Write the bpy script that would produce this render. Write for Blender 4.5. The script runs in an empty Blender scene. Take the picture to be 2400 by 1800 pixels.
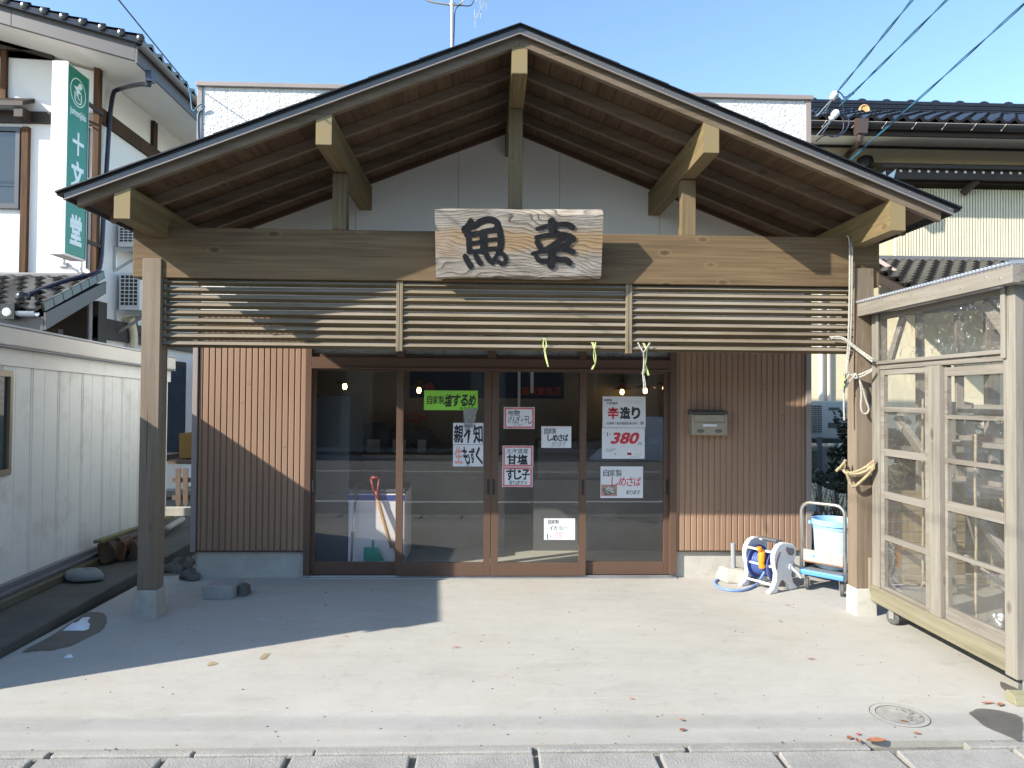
import bpy, bmesh, math, random
from mathutils import Vector, Matrix
S = bpy.context.scene
COL = S.collection
rnd = random.Random(11)
V = Vector

# ---------------------------------------------------------------- camera
F, CX, CY = 1664.0, 1200.0, 900.0          # focal length and centre for a 2400 px wide frame
EYE = V((0, 0, 1.6))
_yaw, _pit, _rol = math.radians(2.06), math.radians(1.16), 0.0074
_f = V((math.sin(_yaw) * math.cos(_pit), math.cos(_yaw) * math.cos(_pit), math.sin(_pit)))
_r0 = V((math.cos(_yaw), -math.sin(_yaw), 0)); _u0 = _r0.cross(_f)
_r = _r0 * math.cos(_rol) + _u0 * math.sin(_rol)
_u = _u0 * math.cos(_rol) - _r0 * math.sin(_rol)
cam = bpy.data.cameras.new('camera'); cam.sensor_width = 36; cam.lens = 36 * F / 2400
cam.clip_start = 0.05; cam.clip_end = 500
co = bpy.data.objects.new('camera', cam); COL.objects.link(co)
co.matrix_world = Matrix(((_r.x, _u.x, -_f.x, 0), (_r.y, _u.y, -_f.y, 0), (_r.z, _u.z, -_f.z, EYE.z), (0, 0, 0, 1)))
S.camera = co

def at(px, py, X=None, Y=None, Z=None):
    """the point where the sight line through a photo pixel meets the plane X=, Y= or Z="""
    d = _f + _r * ((px - CX) / F) - _u * ((py - CY) / F)
    if Y is not None: t = (Y - EYE.y) / d.y
    elif X is not None: t = (X - EYE.x) / d.x
    else: t = (Z - EYE.z) / d.z
    return EYE + d * t

# ---------------------------------------------------------------- sky, sun, exposure
LIGHT = V((1.0, 0.53, -0.69))
W = bpy.data.worlds.new('World'); S.world = W; W.use_nodes = True
wn = W.node_tree.nodes; wl = W.node_tree.links
sky = wn.new('ShaderNodeTexSky'); sky.sky_type = 'NISHITA'; sky.sun_disc = False
sky.sun_elevation = math.atan2(0.69, math.hypot(1, .53)); sky.sun_rotation = math.atan2(-1.0, -.53)
sky.altitude = 0; sky.air_density = 1.15; sky.dust_density = 0.6; sky.ozone_density = 1.6
wn['Background'].inputs[1].default_value = 0.15
_tint = wn.new('ShaderNodeMix'); _tint.data_type = 'RGBA'; _tint.blend_type = 'MULTIPLY'; _tint.inputs[0].default_value = 1.0
_tint.inputs[7].default_value = (0.97, 1.08, 1.15, 1)      # white balance of the sky light
wl.new(sky.outputs[0], _tint.inputs[6]); wl.new(_tint.outputs[2], wn['Background'].inputs[0])
sl = bpy.data.lights.new('sun', 'SUN'); sl.energy = 4.8; sl.angle = math.radians(0.53); sl.color = (1, .94, .83)
so = bpy.data.objects.new('sun', sl); COL.objects.link(so); so.location = (-20, -10, 20)
so.rotation_euler = LIGHT.to_track_quat('-Z', 'Y').to_euler()
S.view_settings.view_transform = 'Standard'; S.view_settings.look = 'None'
S.view_settings.exposure = 0.88; S.view_settings.gamma = 1; S.view_settings.use_curve_mapping = False
S.render.engine = 'CYCLES'
S.cycles.max_bounces = 8; S.cycles.diffuse_bounces = 4; S.cycles.glossy_bounces = 4
S.cycles.transparent_max_bounces = 16; S.cycles.transmission_bounces = 6
S.cycles.caustics_reflective = False; S.cycles.caustics_refractive = False
S.cycles.use_denoising = True; S.cycles.sample_clamp_indirect = 6

# ---------------------------------------------------------------- mesh builder
class MB:
    def __init__(s): s.v = []; s.f = []; s.m = []
    def quad(s, a, b, c, d, m=0): s.face([a, b, c, d], m)
    def face(s, pts, m=0):
        i = len(s.v); s.v += [V(p) for p in pts]; s.f.append(tuple(range(i, i + len(pts)))); s.m.append(m)
    def hull8(s, p, m=0):       # p: 4 bottom, 4 top, both anticlockwise seen from above
        i = len(s.v); s.v += [V(q) for q in p]
        for f in ((3, 2, 1, 0), (4, 5, 6, 7), (0, 1, 5, 4), (1, 2, 6, 5), (2, 3, 7, 6), (3, 0, 4, 7)):
            s.f.append(tuple(i + k for k in f)); s.m.append(m)
    def box(s, x0, x1, y0, y1, z0, z1, m=0):
        if x0 > x1: x0, x1 = x1, x0
        if y0 > y1: y0, y1 = y1, y0
        if z0 > z1: z0, z1 = z1, z0
        s.hull8([(x0, y0, z0), (x1, y0, z0), (x1, y1, z0), (x0, y1, z0), (x0, y0, z1), (x1, y0, z1), (x1, y1, z1), (x0, y1, z1)], m)
    def obox(s, c, ax, ay, az, m=0):   # centre and three half-axis vectors
        c, ax, ay, az = V(c), V(ax), V(ay), V(az)
        if ax.cross(ay).dot(az) < 0: ax = -ax
        s.hull8([c - ax - ay - az, c + ax - ay - az, c + ax + ay - az, c - ax + ay - az,
                 c - ax - ay + az, c + ax - ay + az, c + ax + ay + az, c - ax + ay + az], m)
    def bar(s, p, q, w, h, up=(0, 0, 1), m=0):
        p, q, up = V(p), V(q), V(up); d = (q - p)
        x = d.cross(up).normalized(); z = x.cross(d).normalized()
        s.obox((p + q) / 2, x * (w / 2), d / 2, z * (h / 2), m)
    def prism(s, pts, d, m=0):         # a flat outline pushed along d
        d = V(d); pts = [V(p) for p in pts]; n = V((0, 0, 0))
        for k in range(len(pts)): n += pts[k].cross(pts[(k + 1) % len(pts)])
        if n.dot(d) < 0: pts.reverse()
        i = len(s.v); k = len(pts); s.v += pts + [p + d for p in pts]
        s.f.append(tuple(i + j for j in reversed(range(k)))); s.m.append(m)
        s.f.append(tuple(i + k + j for j in range(k))); s.m.append(m)
        for j in range(k):
            n2 = (j + 1) % k; s.f.append((i + j, i + n2, i + k + n2, i + k + j)); s.m.append(m)
    def tube(s, pts, r, n=8, closed=False, m=0):
        pts = [V(p) for p in pts]; k = len(pts); rings = []; prev = None
        for j, p in enumerate(pts):
            if closed: t = pts[(j + 1) % k] - pts[j - 1]
            else: t = pts[min(j + 1, k - 1)] - pts[max(j - 1, 0)]
            t = t.normalized() if t.length > 1e-9 else V((0, 0, 1))
            if prev is None: a = t.orthogonal().normalized()
            else:
                a = prev - t * prev.dot(t); a = a.normalized() if a.length > 1e-6 else t.orthogonal().normalized()
            prev = a; b = t.cross(a); rr = r[j] if isinstance(r, (list, tuple)) else r
            i = len(s.v); rings.append(i)
            s.v += [p + (a * math.cos(2 * math.pi * q / n) + b * math.sin(2 * math.pi * q / n)) * rr for q in range(n)]
        for j in range(k if closed else k - 1):
            a, b = rings[j], rings[(j + 1) % k]
            for q in range(n):
                s.f.append((a + q, a + (q + 1) % n, b + (q + 1) % n, b + q)); s.m.append(m)
        if not closed:
            s.f.append(tuple(rings[0] + q for q in reversed(range(n)))); s.m.append(m)
            s.f.append(tuple(rings[-1] + q for q in range(n))); s.m.append(m)
    def lathe(s, prof, c, axis=(0, 0, 1), n=24, m=0, ax=None, caps=True):   # prof: (radius, height) up the axis
        c, z = V(c), V(axis).normalized(); x = V(ax).normalized() if ax else z.orthogonal().normalized(); y = z.cross(x)
        i = len(s.v)
        for r, h in prof:
            s.v += [c + z * h + (x * math.cos(2 * math.pi * q / n) + y * math.sin(2 * math.pi * q / n)) * r for q in range(n)]
        for j in range(len(prof) - 1):
            for q in range(n):
                a = i + j * n; b = a + n
                s.f.append((a + q, a + (q + 1) % n, b + (q + 1) % n, b + q)); s.m.append(m)
        if caps and prof[0][0] > 1e-6: s.f.append(tuple(i + q for q in reversed(range(n)))); s.m.append(m)
        if caps and prof[-1][0] > 1e-6: s.f.append(tuple(i + (len(prof) - 1) * n + q for q in range(n))); s.m.append(m)
    def cyl(s, p, q, r, n=16, m=0):
        p, q = V(p), V(q); s.lathe([(r, 0), (r, (q - p).length)], p, q - p, n, m)
    def blob(s, c, rx, ry, rz, rough=.15, seed=0, m=0, n=10, flat=True):
        rr = random.Random(seed); i = len(s.v); ph = [rr.uniform(0, 6) for _ in range(6)]
        for a in range(n + 1):
            th = math.pi * a / n
            for b in range(2 * n):
                f = math.pi * b / n
                k = 1 + rough * (math.sin(2 * f + ph[0]) * math.sin(2 * th + ph[1]) + .6 * math.sin(3 * f + ph[2]) * math.sin(th * 3 + ph[3]))
                z = math.cos(th)
                if flat and z < -.35: z = -.35
                s.v.append(V(c) + V((rx * k * math.sin(th) * math.cos(f), ry * k * math.sin(th) * math.sin(f), rz * k * z)))
        for a in range(n):
            for b in range(2 * n):
                p = i + a * 2 * n
                s.f.append((p + b, p + 2 * n + b, p + 2 * n + (b + 1) % (2 * n), p + (b + 1) % (2 * n))); s.m.append(m)
    def build(s, name, mats, parent=None, smooth=False, bevel=0, base=None, label=None):
        mats = mats if isinstance(mats, (list, tuple)) else [mats]
        if parent is not None:
            org = V((0, 0, 0)); q = parent
            while q is not None: org = org + V(q.location); q = q.parent
        elif base is not None: org = V(base)
        else:
            xs = [v.x for v in s.v]; ys = [v.y for v in s.v]; zs = [v.z for v in s.v]
            org = V(((min(xs) + max(xs)) / 2, (min(ys) + max(ys)) / 2, min(zs)))
        me = bpy.data.meshes.new(name)
        me.from_pydata([tuple(v - org) for v in s.v], [], s.f)
        for mt in mats: me.materials.append(mt)
        me.polygons.foreach_set('material_index', s.m)
        if smooth:
            me.polygons.foreach_set('use_smooth', [True] * len(me.polygons))
        me.validate(); me.update()
        bm = bmesh.new(); bm.from_mesh(me); bmesh.ops.remove_doubles(bm, verts=bm.verts, dist=1e-5)
        bmesh.ops.recalc_face_normals(bm, faces=bm.faces)
        if smooth is not False and smooth is not True:
            for e in bm.edges:
                if len(e.link_faces) == 2 and e.calc_face_angle(0) > smooth: e.smooth = False
        bm.to_mesh(me); bm.free()
        o = bpy.data.objects.new(name, me); COL.objects.link(o)
        if parent is not None: o.parent = parent
        else: o.location = org
        if bevel:
            b = o.modifiers.new('bevel', 'BEVEL'); b.width = bevel; b.segments = 2; b.limit_method = 'ANGLE'; b.angle_limit = .6
        if label: o['label'] = label
        return o

def tag(o, label, cat, group=None):
    o['label'] = label; o['category'] = cat
    if group: o['group'] = group
    return o
def thing(name, label, cat, loc, group=None):
    o = bpy.data.objects.new(name, None); COL.objects.link(o); o.location = loc; o.empty_display_size = .1
    return tag(o, label, cat, group)
def struct(o, kind='structure'): o['kind'] = kind; return o
def copy_tree(o, parent=None):
    c = o.copy(); COL.objects.link(c); c.parent = parent
    for ch in list(o.children): copy_tree(ch, c)
    return c

# ---------------------------------------------------------------- materials
def _mat(name):
    m = bpy.data.materials.new(name); m.use_nodes = True; nt = m.node_tree
    return m, nt, nt.nodes['Principled BSDF'], nt.nodes['Material Output']
def nd(nt, typ, ins=None, **kw):
    n = nt.nodes.new('ShaderNode' + typ)
    for k, v in kw.items(): setattr(n, k, v)
    for k, v in (ins or {}).items():
        if hasattr(v, 'is_linked'): nt.links.new(v, n.inputs[k])
        else: n.inputs[k].default_value = v
    return n
def c4(c): return (c[0], c[1], c[2], 1)
def mixc(nt, fac, a, b, mode='MIX'):
    n = nt.nodes.new('ShaderNodeMix'); n.data_type = 'RGBA'; n.blend_type = mode
    for sock, v in ((n.inputs[0], fac), (n.inputs[6], a), (n.inputs[7], b)):
        if hasattr(v, 'is_linked'): nt.links.new(v, sock)
        else: sock.default_value = v if not isinstance(v, tuple) or len(v) == 4 else c4(v)
    return n.outputs[2]
def ramp(nt, fac, stops):
    r = nd(nt, 'ValToRGB', {0: fac}); e = r.color_ramp.elements
    while len(e) < len(stops): e.new(.5)
    for k, (p, c) in enumerate(stops): e[k].position = p; e[k].color = c4(c) if not isinstance(c, (int, float)) else (c, c, c, 1)
    return r.outputs[0]
def mth(nt, op, a, b=0.0, c=None, clamp=False):
    n = nt.nodes.new('ShaderNodeMath'); n.operation = op; n.use_clamp = clamp
    for k, v in enumerate((a, b) if c is None else (a, b, c)):
        if hasattr(v, 'is_linked'): nt.links.new(v, n.inputs[k])
        else: n.inputs[k].default_value = v
    return n.outputs[0]
def coords(nt, scale=(1, 1, 1), vary=True):
    tc = nd(nt, 'TexCoord'); vec = tc.outputs['Object']
    if vary:
        oi = nd(nt, 'ObjectInfo'); r = mth(nt, 'MULTIPLY', oi.outputs['Random'], 57.0)
        vec = nd(nt, 'VectorMath', {0: vec, 1: r}, operation='ADD').outputs[0]
    return nd(nt, 'Mapping', {'Vector': vec, 'Scale': scale}).outputs[0]
def noise(nt, vec, scale, detail=4, rough=.6, dist=0): return nd(nt, 'TexNoise', {'Vector': vec, 'Scale': scale, 'Detail': detail, 'Roughness': rough, 'Distortion': dist}).outputs[0]
def bump(nt, p, h, strength, dist=.01):
    b = nd(nt, 'Bump', {'Height': h, 'Strength': strength, 'Distance': dist}); nt.links.new(b.outputs[0], p.inputs['Normal'])

def plain(name, col, rough=.6, metal=0, spec=.5, var=.12, scale=3.0, fine=0, bmp=0, bscale=60, dirt=None, stretch=(1, 1, 1), coat=0):
    """a painted / cast / moulded surface with soft blotches, optional fine grain and dirt"""
    m, nt, p, out = _mat(name); vec = coords(nt, stretch)
    n = noise(nt, vec, scale, 5)
    c = ramp(nt, n, [(.3, tuple(x * (1 - var) for x in col)), (.7, tuple(min(1, x * (1 + var)) for x in col))])
    if fine:
        g = noise(nt, vec, bscale * 2, 2); c = mixc(nt, fine, c, ramp(nt, g, [(.35, (.25,) * 3), (.65, (1,) * 3)]), 'MULTIPLY')
    if dirt:
        d = noise(nt, vec, scale * 2.3, 6, .7); c = mixc(nt, ramp(nt, d, [(.52, 0), (.75, .8)]), c, dirt)
    nt.links.new(c, p.inputs['Base Color']); p.inputs['Roughness'].default_value = rough; p.inputs['Metallic'].default_value = metal
    p.inputs['Specular IOR Level'].default_value = spec
    if coat: p.inputs['Coat Weight'].default_value = coat
    if bmp: bump(nt, p, noise(nt, vec, bscale, 3), bmp)
    return m
def wood(name, dark, light, axis='X', grey=None, knots=.5, rough=.75, fine=45, bmp=.25, seams=None):
    """sawn timber: streaks along one axis, broad tone changes, a few knots, weathering to grey"""
    m, nt, p, out = _mat(name)
    k = {'X': (1.4, fine, fine), 'Y': (fine, 1.4, fine), 'Z': (fine, fine, 1.4)}[axis]
    k2 = {'X': (.5, 5, 5), 'Y': (5, .5, 5), 'Z': (5, 5, .5)}[axis]
    vs = coords(nt, k); vb = coords(nt, k2); vo = coords(nt)
    s = noise(nt, vs, 1.0, 5, .65, .4); b = noise(nt, vb, 1.0, 4, .6, .6)
    mid = tuple((x + y) / 2 for x, y in zip(dark, light))
    c = ramp(nt, s, [(.30, tuple(x * .8 for x in dark)), (.47, dark), (.56, mid), (.70, light)])
    ck = noise(nt, coords(nt, {'X': (.7, 60, 60), 'Y': (60, .7, 60), 'Z': (60, 60, .7)}[axis]), 1.0, 2)
    c = mixc(nt, ramp(nt, b, [(.3, 0), (.75, .75)]), c, tuple(x * 1.18 for x in light), 'MIX')
    if grey:
        w = noise(nt, vb, 1.7, 5, .7); c = mixc(nt, ramp(nt, w, [(.35, 0), (.68, .85)]), c, grey)
    if knots:
        kk = {'X': (2.6, 5, 5), 'Y': (5, 2.6, 5), 'Z': (5, 5, 2.6)}[axis]
        vn = nd(nt, 'TexVoronoi', {'Vector': coords(nt, kk), 'Scale': 1.0}).outputs[0]
        c = mixc(nt, ramp(nt, vn, [(.05, .95 * knots), (.085, .5 * knots), (.13, 0)]), c, tuple(x * .4 for x in dark))
        c = mixc(nt, ramp(nt, vn, [(.10, 0), (.135, .55 * knots), (.17, 0)]), c, tuple(x * 1.35 for x in light))
    c = mixc(nt, ramp(nt, ck, [(.24, .8), (.31, 0)]), c, tuple(x * .3 for x in dark))
    dk = noise(nt, vo, .9, 3); c = mixc(nt, .35, c, ramp(nt, dk, [(.3, (.62,) * 3), (.7, (1.0,) * 3)]), 'MULTIPLY')
    nt.links.new(c, p.inputs['Base Color']); p.inputs['Roughness'].default_value = rough; p.inputs['Specular IOR Level'].default_value = .3
    bump(nt, p, s, bmp, .006)
    return m
def glass(name, tint=(1, 1, 1), dust=0.0, gloss=1.0, rough=0.0, dustc=(.6, .6, .58), ior=1.5, wrinkle=False):
    m, nt, p, out = _mat(name); nt.nodes.remove(p)
    tr = nd(nt, 'BsdfTransparent', {0: c4(tint)}); gl = nd(nt, 'BsdfGlossy', {0: (gloss, gloss, gloss, 1), 'Roughness': rough})
    bf = nd(nt, 'NewGeometry').outputs['Backfacing']; fr = nd(nt, 'Fresnel', {0: mth(nt, 'ADD', ior, mth(nt, 'MULTIPLY', bf, 1 / ior - ior))}); body = tr.outputs[0]
    if dust:
        df = nd(nt, 'BsdfDiffuse', {0: c4(dustc)}); n = noise(nt, coords(nt), 4.0, 5)
        body = nd(nt, 'MixShader', {0: ramp(nt, n, [(.3, dust * .6), (.75, dust * 1.6)]), 1: body, 2: df.outputs[0]}).outputs[0]
    if wrinkle:
        v = coords(nt, (1, 1, 2.2)); h = noise(nt, v, 9, 3, .55, 2.2)
        bm = nd(nt, 'Bump', {'Height': h, 'Strength': 1.0, 'Distance': .05}); nt.links.new(bm.outputs[0], gl.inputs['Normal'])
    mx = nd(nt, 'MixShader', {0: fr.outputs[0], 1: body, 2: gl.outputs[0]})
    nt.links.new(mx.outputs[0], out.inputs[0]); return m
def emit(name, col, strength):
    m, nt, p, out = _mat(name); p.inputs['Base Color'].default_value = c4(col); p.inputs['Emission Color'].default_value = c4(col)
    p.inputs['Emission Strength'].default_value = strength; return m

M = {}
M['beam'] = wood('treated_timber_x', (.108, .069, .036), (.19, .13, .070), 'X', knots=.7)
M['purlin'] = wood('treated_timber_y', (.125, .088, .043), (.22, .165, .082), 'Y', knots=.5)
M['strut'] = wood('treated_timber_z', (.125, .088, .045), (.215, .16, .085), 'Z', grey=(.20, .155, .10))
M['rafter'] = wood('rafter_timber', (.105, .072, .043), (.18, .13, .085), 'X', grey=(.21, .165, .125), knots=.5)
M['deck'] = wood('roof_boarding', (.075, .045, .025), (.13, .085, .05), 'Y', knots=.7, fine=30)
M['post'] = wood('weathered_post', (.125, .09, .058), (.225, .17, .12), 'Z', grey=(.25, .205, .16), knots=.3)
M['slat'] = wood('weathered_slat', (.115, .083, .046), (.225, .18, .12), 'X', grey=(.30, .265, .22), knots=.2)
M['slatu'] = wood('shade_painted_slat_edge', (.075, .052, .024), (.14, .105, .055), 'X', knots=.2)  # darker slat wood that paints shade on the lower edges
M['slatv'] = wood('weathered_batten', (.15, .11, .06), (.26, .20, .125), 'Z', grey=(.30, .26, .2), knots=.2)
M['cabx'] = wood('bleached_timber_x', (.135, .115, .09), (.25, .225, .19), 'X', grey=(.30, .28, .255), knots=.5)
M['caby'] = wood('bleached_timber_y', (.135, .115, .09), (.25, .225, .19), 'Y', grey=(.30, .28, .255), knots=.5)
M['cabz'] = wood('bleached_timber_z', (.135, .115, .09), (.25, .225, .19), 'Z', grey=(.31, .29, .25), knots=.6)
M['mossy'] = wood('mossy_sill_timber', (.14, .122, .075), (.25, .225, .15), 'Y', grey=(.28, .255, .19), knots=.9)
M['siding'] = plain('brown_siding', (.305, .192, .128), .5, var=.1, scale=2.2, bmp=.05, stretch=(2, 1, .35))
M['frame'] = plain('brown_aluminium', (.115, .068, .047), .38, var=.06, spec=.5)
M['trim'] = plain('taupe_metal_trim', (.30, .255, .235), .45, var=.05)
M['found'] = plain('foundation_render', (.50, .48, .43), .85, var=.1, scale=4, bmp=.25, bscale=90, dirt=(.36, .33, .28))
M['roofmetal'] = plain('black_roof_metal', (.018, .019, .022), .42, metal=.2, var=.2)
M['fascia'] = plain('grey_metal_fascia', (.13, .125, .125), .38, metal=.3, var=.1)
M['glass'] = glass('window_glass', ior=1.62)
M['fglass'] = glass('frosted_glass', (.8, .85, .88), dust=.35, rough=.15)
M['cabglass'] = glass('dusty_acrylic', (.97, .97, .96), dust=.07, rough=.04, dustc=(.42, .41, .38))
M['film'] = glass('wrinkled_plastic_film', (.96, .96, .96), dust=.025, rough=.17, gloss=1.0, wrinkle=True)
M['paper'] = plain('white_paper', (.70, .72, .76), .7, var=.02)
M['black'] = plain('black_ink', (.02, .02, .022), .6, var=.1)
M['inkfade'] = plain('thin_grey_ink', (.30, .31, .34), .7, var=.1)
M['red'] = plain('red_ink', (.55, .035, .05), .6, var=.1)
M['pink'] = plain('faded_red_ink', (.72, .36, .30), .7, var=.15, scale=30)
M['redborder'] = plain('red_marker_border', (.62, .16, .17), .7, var=.25, scale=25)
M['green'] = plain('fluorescent_green_paper', (.30, .72, .075), .7, var=.02)
M['dark'] = plain('dark_plastic', (.02, .02, .021), .5)
M['rubber'] = plain('grey_rubber', (.09, .09, .09), .7)
M['steel'] = plain('galvanised_steel', (.55, .55, .54), .35, metal=.8, var=.12)
M['rust'] = plain('rusty_iron', (.20, .09, .04), .8, var=.4, scale=20)
M['chrome'] = plain('worn_chrome_tube', (.62, .58, .52), .28, metal=.85, var=.15, dirt=(.3, .2, .12))
M['white'] = plain('white_enamel', (.80, .74, .73), .4, var=.03)
M['whitepl'] = plain('white_plastic', (.78, .79, .80), .35, var=.02)
M['plaster'] = plain('white_plaster', (.74, .75, .76), .85, var=.03, scale=2, bmp=.08)
M['tile'] = plain('glazed_black_tile', (.014, .014, .017), .2, var=.3, scale=9, spec=.6)
M['tileold'] = plain('weathered_roof_tile', (.13, .118, .10), .5, var=.3, scale=8, dirt=(.07, .06, .05))
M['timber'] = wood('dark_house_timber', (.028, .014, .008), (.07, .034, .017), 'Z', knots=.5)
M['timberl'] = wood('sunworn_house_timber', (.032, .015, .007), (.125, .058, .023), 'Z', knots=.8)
M['darkwood'] = plain('dark_brown_boards', (.03, .02, .016), .6, var=.3)
M['soffit'] = plain('white_soffit', (.72, .70, .66), .8, var=.03)
M['greymetal'] = plain('grey_coated_metal', (.16, .155, .165), .45, var=.06, fine=.15)
M['vergegrey'] = plain('mauve_grey_metal', (.085, .08, .086), .45, var=.06, fine=.15)
M['tilemid'] = plain('glazed_grey_tile', (.05, .047, .043), .33, var=.2, scale=7, spec=.6)
M['navy'] = plain('navy_pvc', (.022, .026, .045), .3)
M['teal'] = plain('green_sign_face', (.008, .20, .125), .3, var=.06)
M['signwhite'] = plain('sign_lettering_white', (.70, .78, .80), .4, var=.02)
M['shed'] = plain('offwhite_steel_panel', (.69, .685, .65), .5, var=.04, scale=1.5, dirt=(.50, .47, .42))
M['shedtrim'] = plain('beige_steel_trim', (.55, .51, .46), .5, var=.05)
M['bronze'] = plain('bronze_window_frame', (.28, .22, .15), .4, metal=.3)
M['cream'] = plain('cream_wall_render', (.70, .62, .44), .85, var=.05, scale=1.2, bmp=.08)
M['creamslat'] = plain('cream_slat_paint', (.70, .65, .50), .6, var=.04)
M['concblock'] = plain('pale_concrete_block', (.44, .42, .37), .9, var=.15, scale=7, bmp=.5, bscale=70, fine=.25)
M['rock'] = plain('grey_stone', (.13, .12, .105), .9, var=.35, scale=6, bmp=.6, bscale=30)
M['log'] = wood('split_log', (.045, .026, .014), (.13, .08, .045), 'Z', knots=0, fine=20, bmp=.8)
M['snow'] = plain('dirty_snow', (.75, .79, .84), .6, var=.06, scale=12, bmp=.4, bscale=50)
M['bluecart'] = plain('blue_painted_steel', (.09, .30, .72), .45, var=.08, dirt=(.16, .22, .33))
M['deckmat'] = plain('grey_deck_mat', (.17, .18, .20), .8, var=.1)
M['bucket'] = plain('light_blue_plastic', (.30, .55, .86), .4, var=.05)
M['bucketpale'] = plain('pale_scuffed_blue_plastic', (.52, .68, .83), .5, var=.08, scale=18)
M['hose'] = plain('blue_hose', (.075, .12, .33), .4, var=.1)
M['orange'] = plain('orange_plastic', (.95, .30, .015), .4)
M['rope'] = plain('white_braided_rope', (.50, .48, .43), .9, var=.15, scale=60, bmp=.9, bscale=160)
M['straw'] = plain('straw_rope', (.42, .34, .21), .95, var=.3, scale=70, bmp=1, bscale=120)
M['ribbon'] = plain('yellow_green_tape', (.55, .62, .24), .5, var=.1)
M['leaf'] = plain('dry_leaf', (.36, .15, .075), .8, var=.3, scale=25)
M['leafred'] = plain('red_petal', (.6, .12, .13), .8, var=.2)
M['foliage'] = plain('evergreen_leaf', (.022, .034, .012), .5, var=.5, scale=20)
M['straww'] = plain('withered_stems', (.15, .10, .055), .9, var=.4, scale=20)
M['bulb'] = emit('warm_bulb', (1.0, .62, .20), 11.0)
M['lampshade'] = plain('brass_lampshade', (.30, .18, .03), .4, var=.1)
M['inwall'] = plain('shop_inside_wall', (.26, .24, .205), .8, var=.06)
M['infloor'] = plain('shop_floor_concrete', (.42, .41, .33), .6, var=.1)
M['bluesign'] = plain('dark_blue_cloth', (.012, .028, .06), .8, var=.2)
M['cardboard'] = plain('ochre_cardboard', (.20, .115, .03), .8, var=.1)
M['ac'] = plain('air_conditioner_casing', (.60, .60, .58), .5, var=.04)
M['cable'] = plain('teal_cable_sheath', (.03, .13, .21), .5)
M['cabledark'] = plain('black_cable_sheath', (.02, .03, .07), .5)
M['ceramic'] = plain('white_ceramic', (.82, .82, .80), .25)
M['kerbmat'] = plain('kerb_concrete', (.42, .40, .365), .9, var=.14, scale=5, bmp=.7, bscale=120, fine=.5, dirt=(.27, .25, .225))
M['asphalt'] = plain('asphalt', (.20, .195, .185), .9, var=.15, scale=3, bmp=.5, bscale=200, fine=.3)
M['earth'] = plain('gravel_earth', (.20, .185, .155), .95, var=.3, scale=6, bmp=.8, bscale=60)
M['linewhite'] = plain('road_paint', (.7, .7, .68), .7, var=.1)

def driveway_mat():
    m, nt, p, out = _mat('swept_concrete'); vec = coords(nt, vary=False)
    a = noise(nt, vec, .55, 6, .62, .4); b = noise(nt, coords(nt, (1, 2.6, 1), False), 2.2, 6, .7, .8); g = noise(nt, vec, 160, 2)
    c = ramp(nt, a, [(.3, (.37, .352, .315)), (.52, (.43, .41, .37)), (.72, (.485, .465, .425))])
    c = mixc(nt, ramp(nt, b, [(.35, 0), (.72, .55)]), c, (.515, .492, .445))
    w = noise(nt, nd(nt, 'Mapping', {'Vector': vec, 'Location': (31, 7, 3)}).outputs[0], 1.1, 5, .7)
    c = mixc(nt, ramp(nt, w, [(.55, 0), (.75, .35)]), c, (.46, .385, .28))
    tr = noise(nt, coords(nt, (.6, 5, 1), False), 3.0, 4, .6, 2.0)
    c = mixc(nt, ramp(nt, tr, [(.60, 0), (.70, .4)]), c, (.53, .51, .475))
    c = mixc(nt, ramp(nt, noise(nt, vec, 9, 5, .75), [(.56, 0), (.70, .38)]), c, (.30, .28, .245))
    c = mixc(nt, .22, c, ramp(nt, g, [(.3, (.3,) * 3), (.7, (1,) * 3)]), 'MULTIPLY')
    nt.links.new(c, p.inputs['Base Color']); p.inputs['Roughness'].default_value = .85; p.inputs['Specular IOR Level'].default_value = .25
    bump(nt, p, mth(nt, 'ADD', noise(nt, vec, 14, 6, .7), mth(nt, 'MULTIPLY', g, .3)), .25, .008); return m
M['drive'] = driveway_mat()

def stucco_mat():
    """white panel siding with a worm-like moulded texture and a joint every 0.455 m"""
    m, nt, p, out = _mat('textured_white_siding'); tc = nd(nt, 'TexCoord'); vec = tc.outputs['Object']
    n = noise(nt, nd(nt, 'Mapping', {'Vector': vec, 'Scale': (1, .1, 1.2)}).outputs[0], 26, 3, .5, 1.2)
    sx = nd(nt, 'SeparateXYZ', {0: vec}).outputs[0]
    j = mth(nt, 'ABSOLUTE', mth(nt, 'SUBTRACT', mth(nt, 'FRACT', mth(nt, 'DIVIDE', mth(nt, 'ADD', sx, 10.05), .4575)), .5))
    jl = mth(nt, 'LESS_THAN', j, .006)
    c = mixc(nt, jl, ramp(nt, noise(nt, vec, 2, 4), [(.3, (.72, .712, .70)), (.7, (.77, .76, .745))]), (.48, .47, .455))
    nt.links.new(c, p.inputs['Base Color']); p.inputs['Roughness'].default_value = .8; p.inputs['Specular IOR Level'].default_value = .3
    h = mth(nt, 'SUBTRACT', ramp(nt, n, [(.38, 0.0), (.62, 1.0)]), mth(nt, 'MULTIPLY', jl, 1.0))
    bump(nt, p, h, .6, .012); return m
M['stucco'] = stucco_mat()
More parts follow.
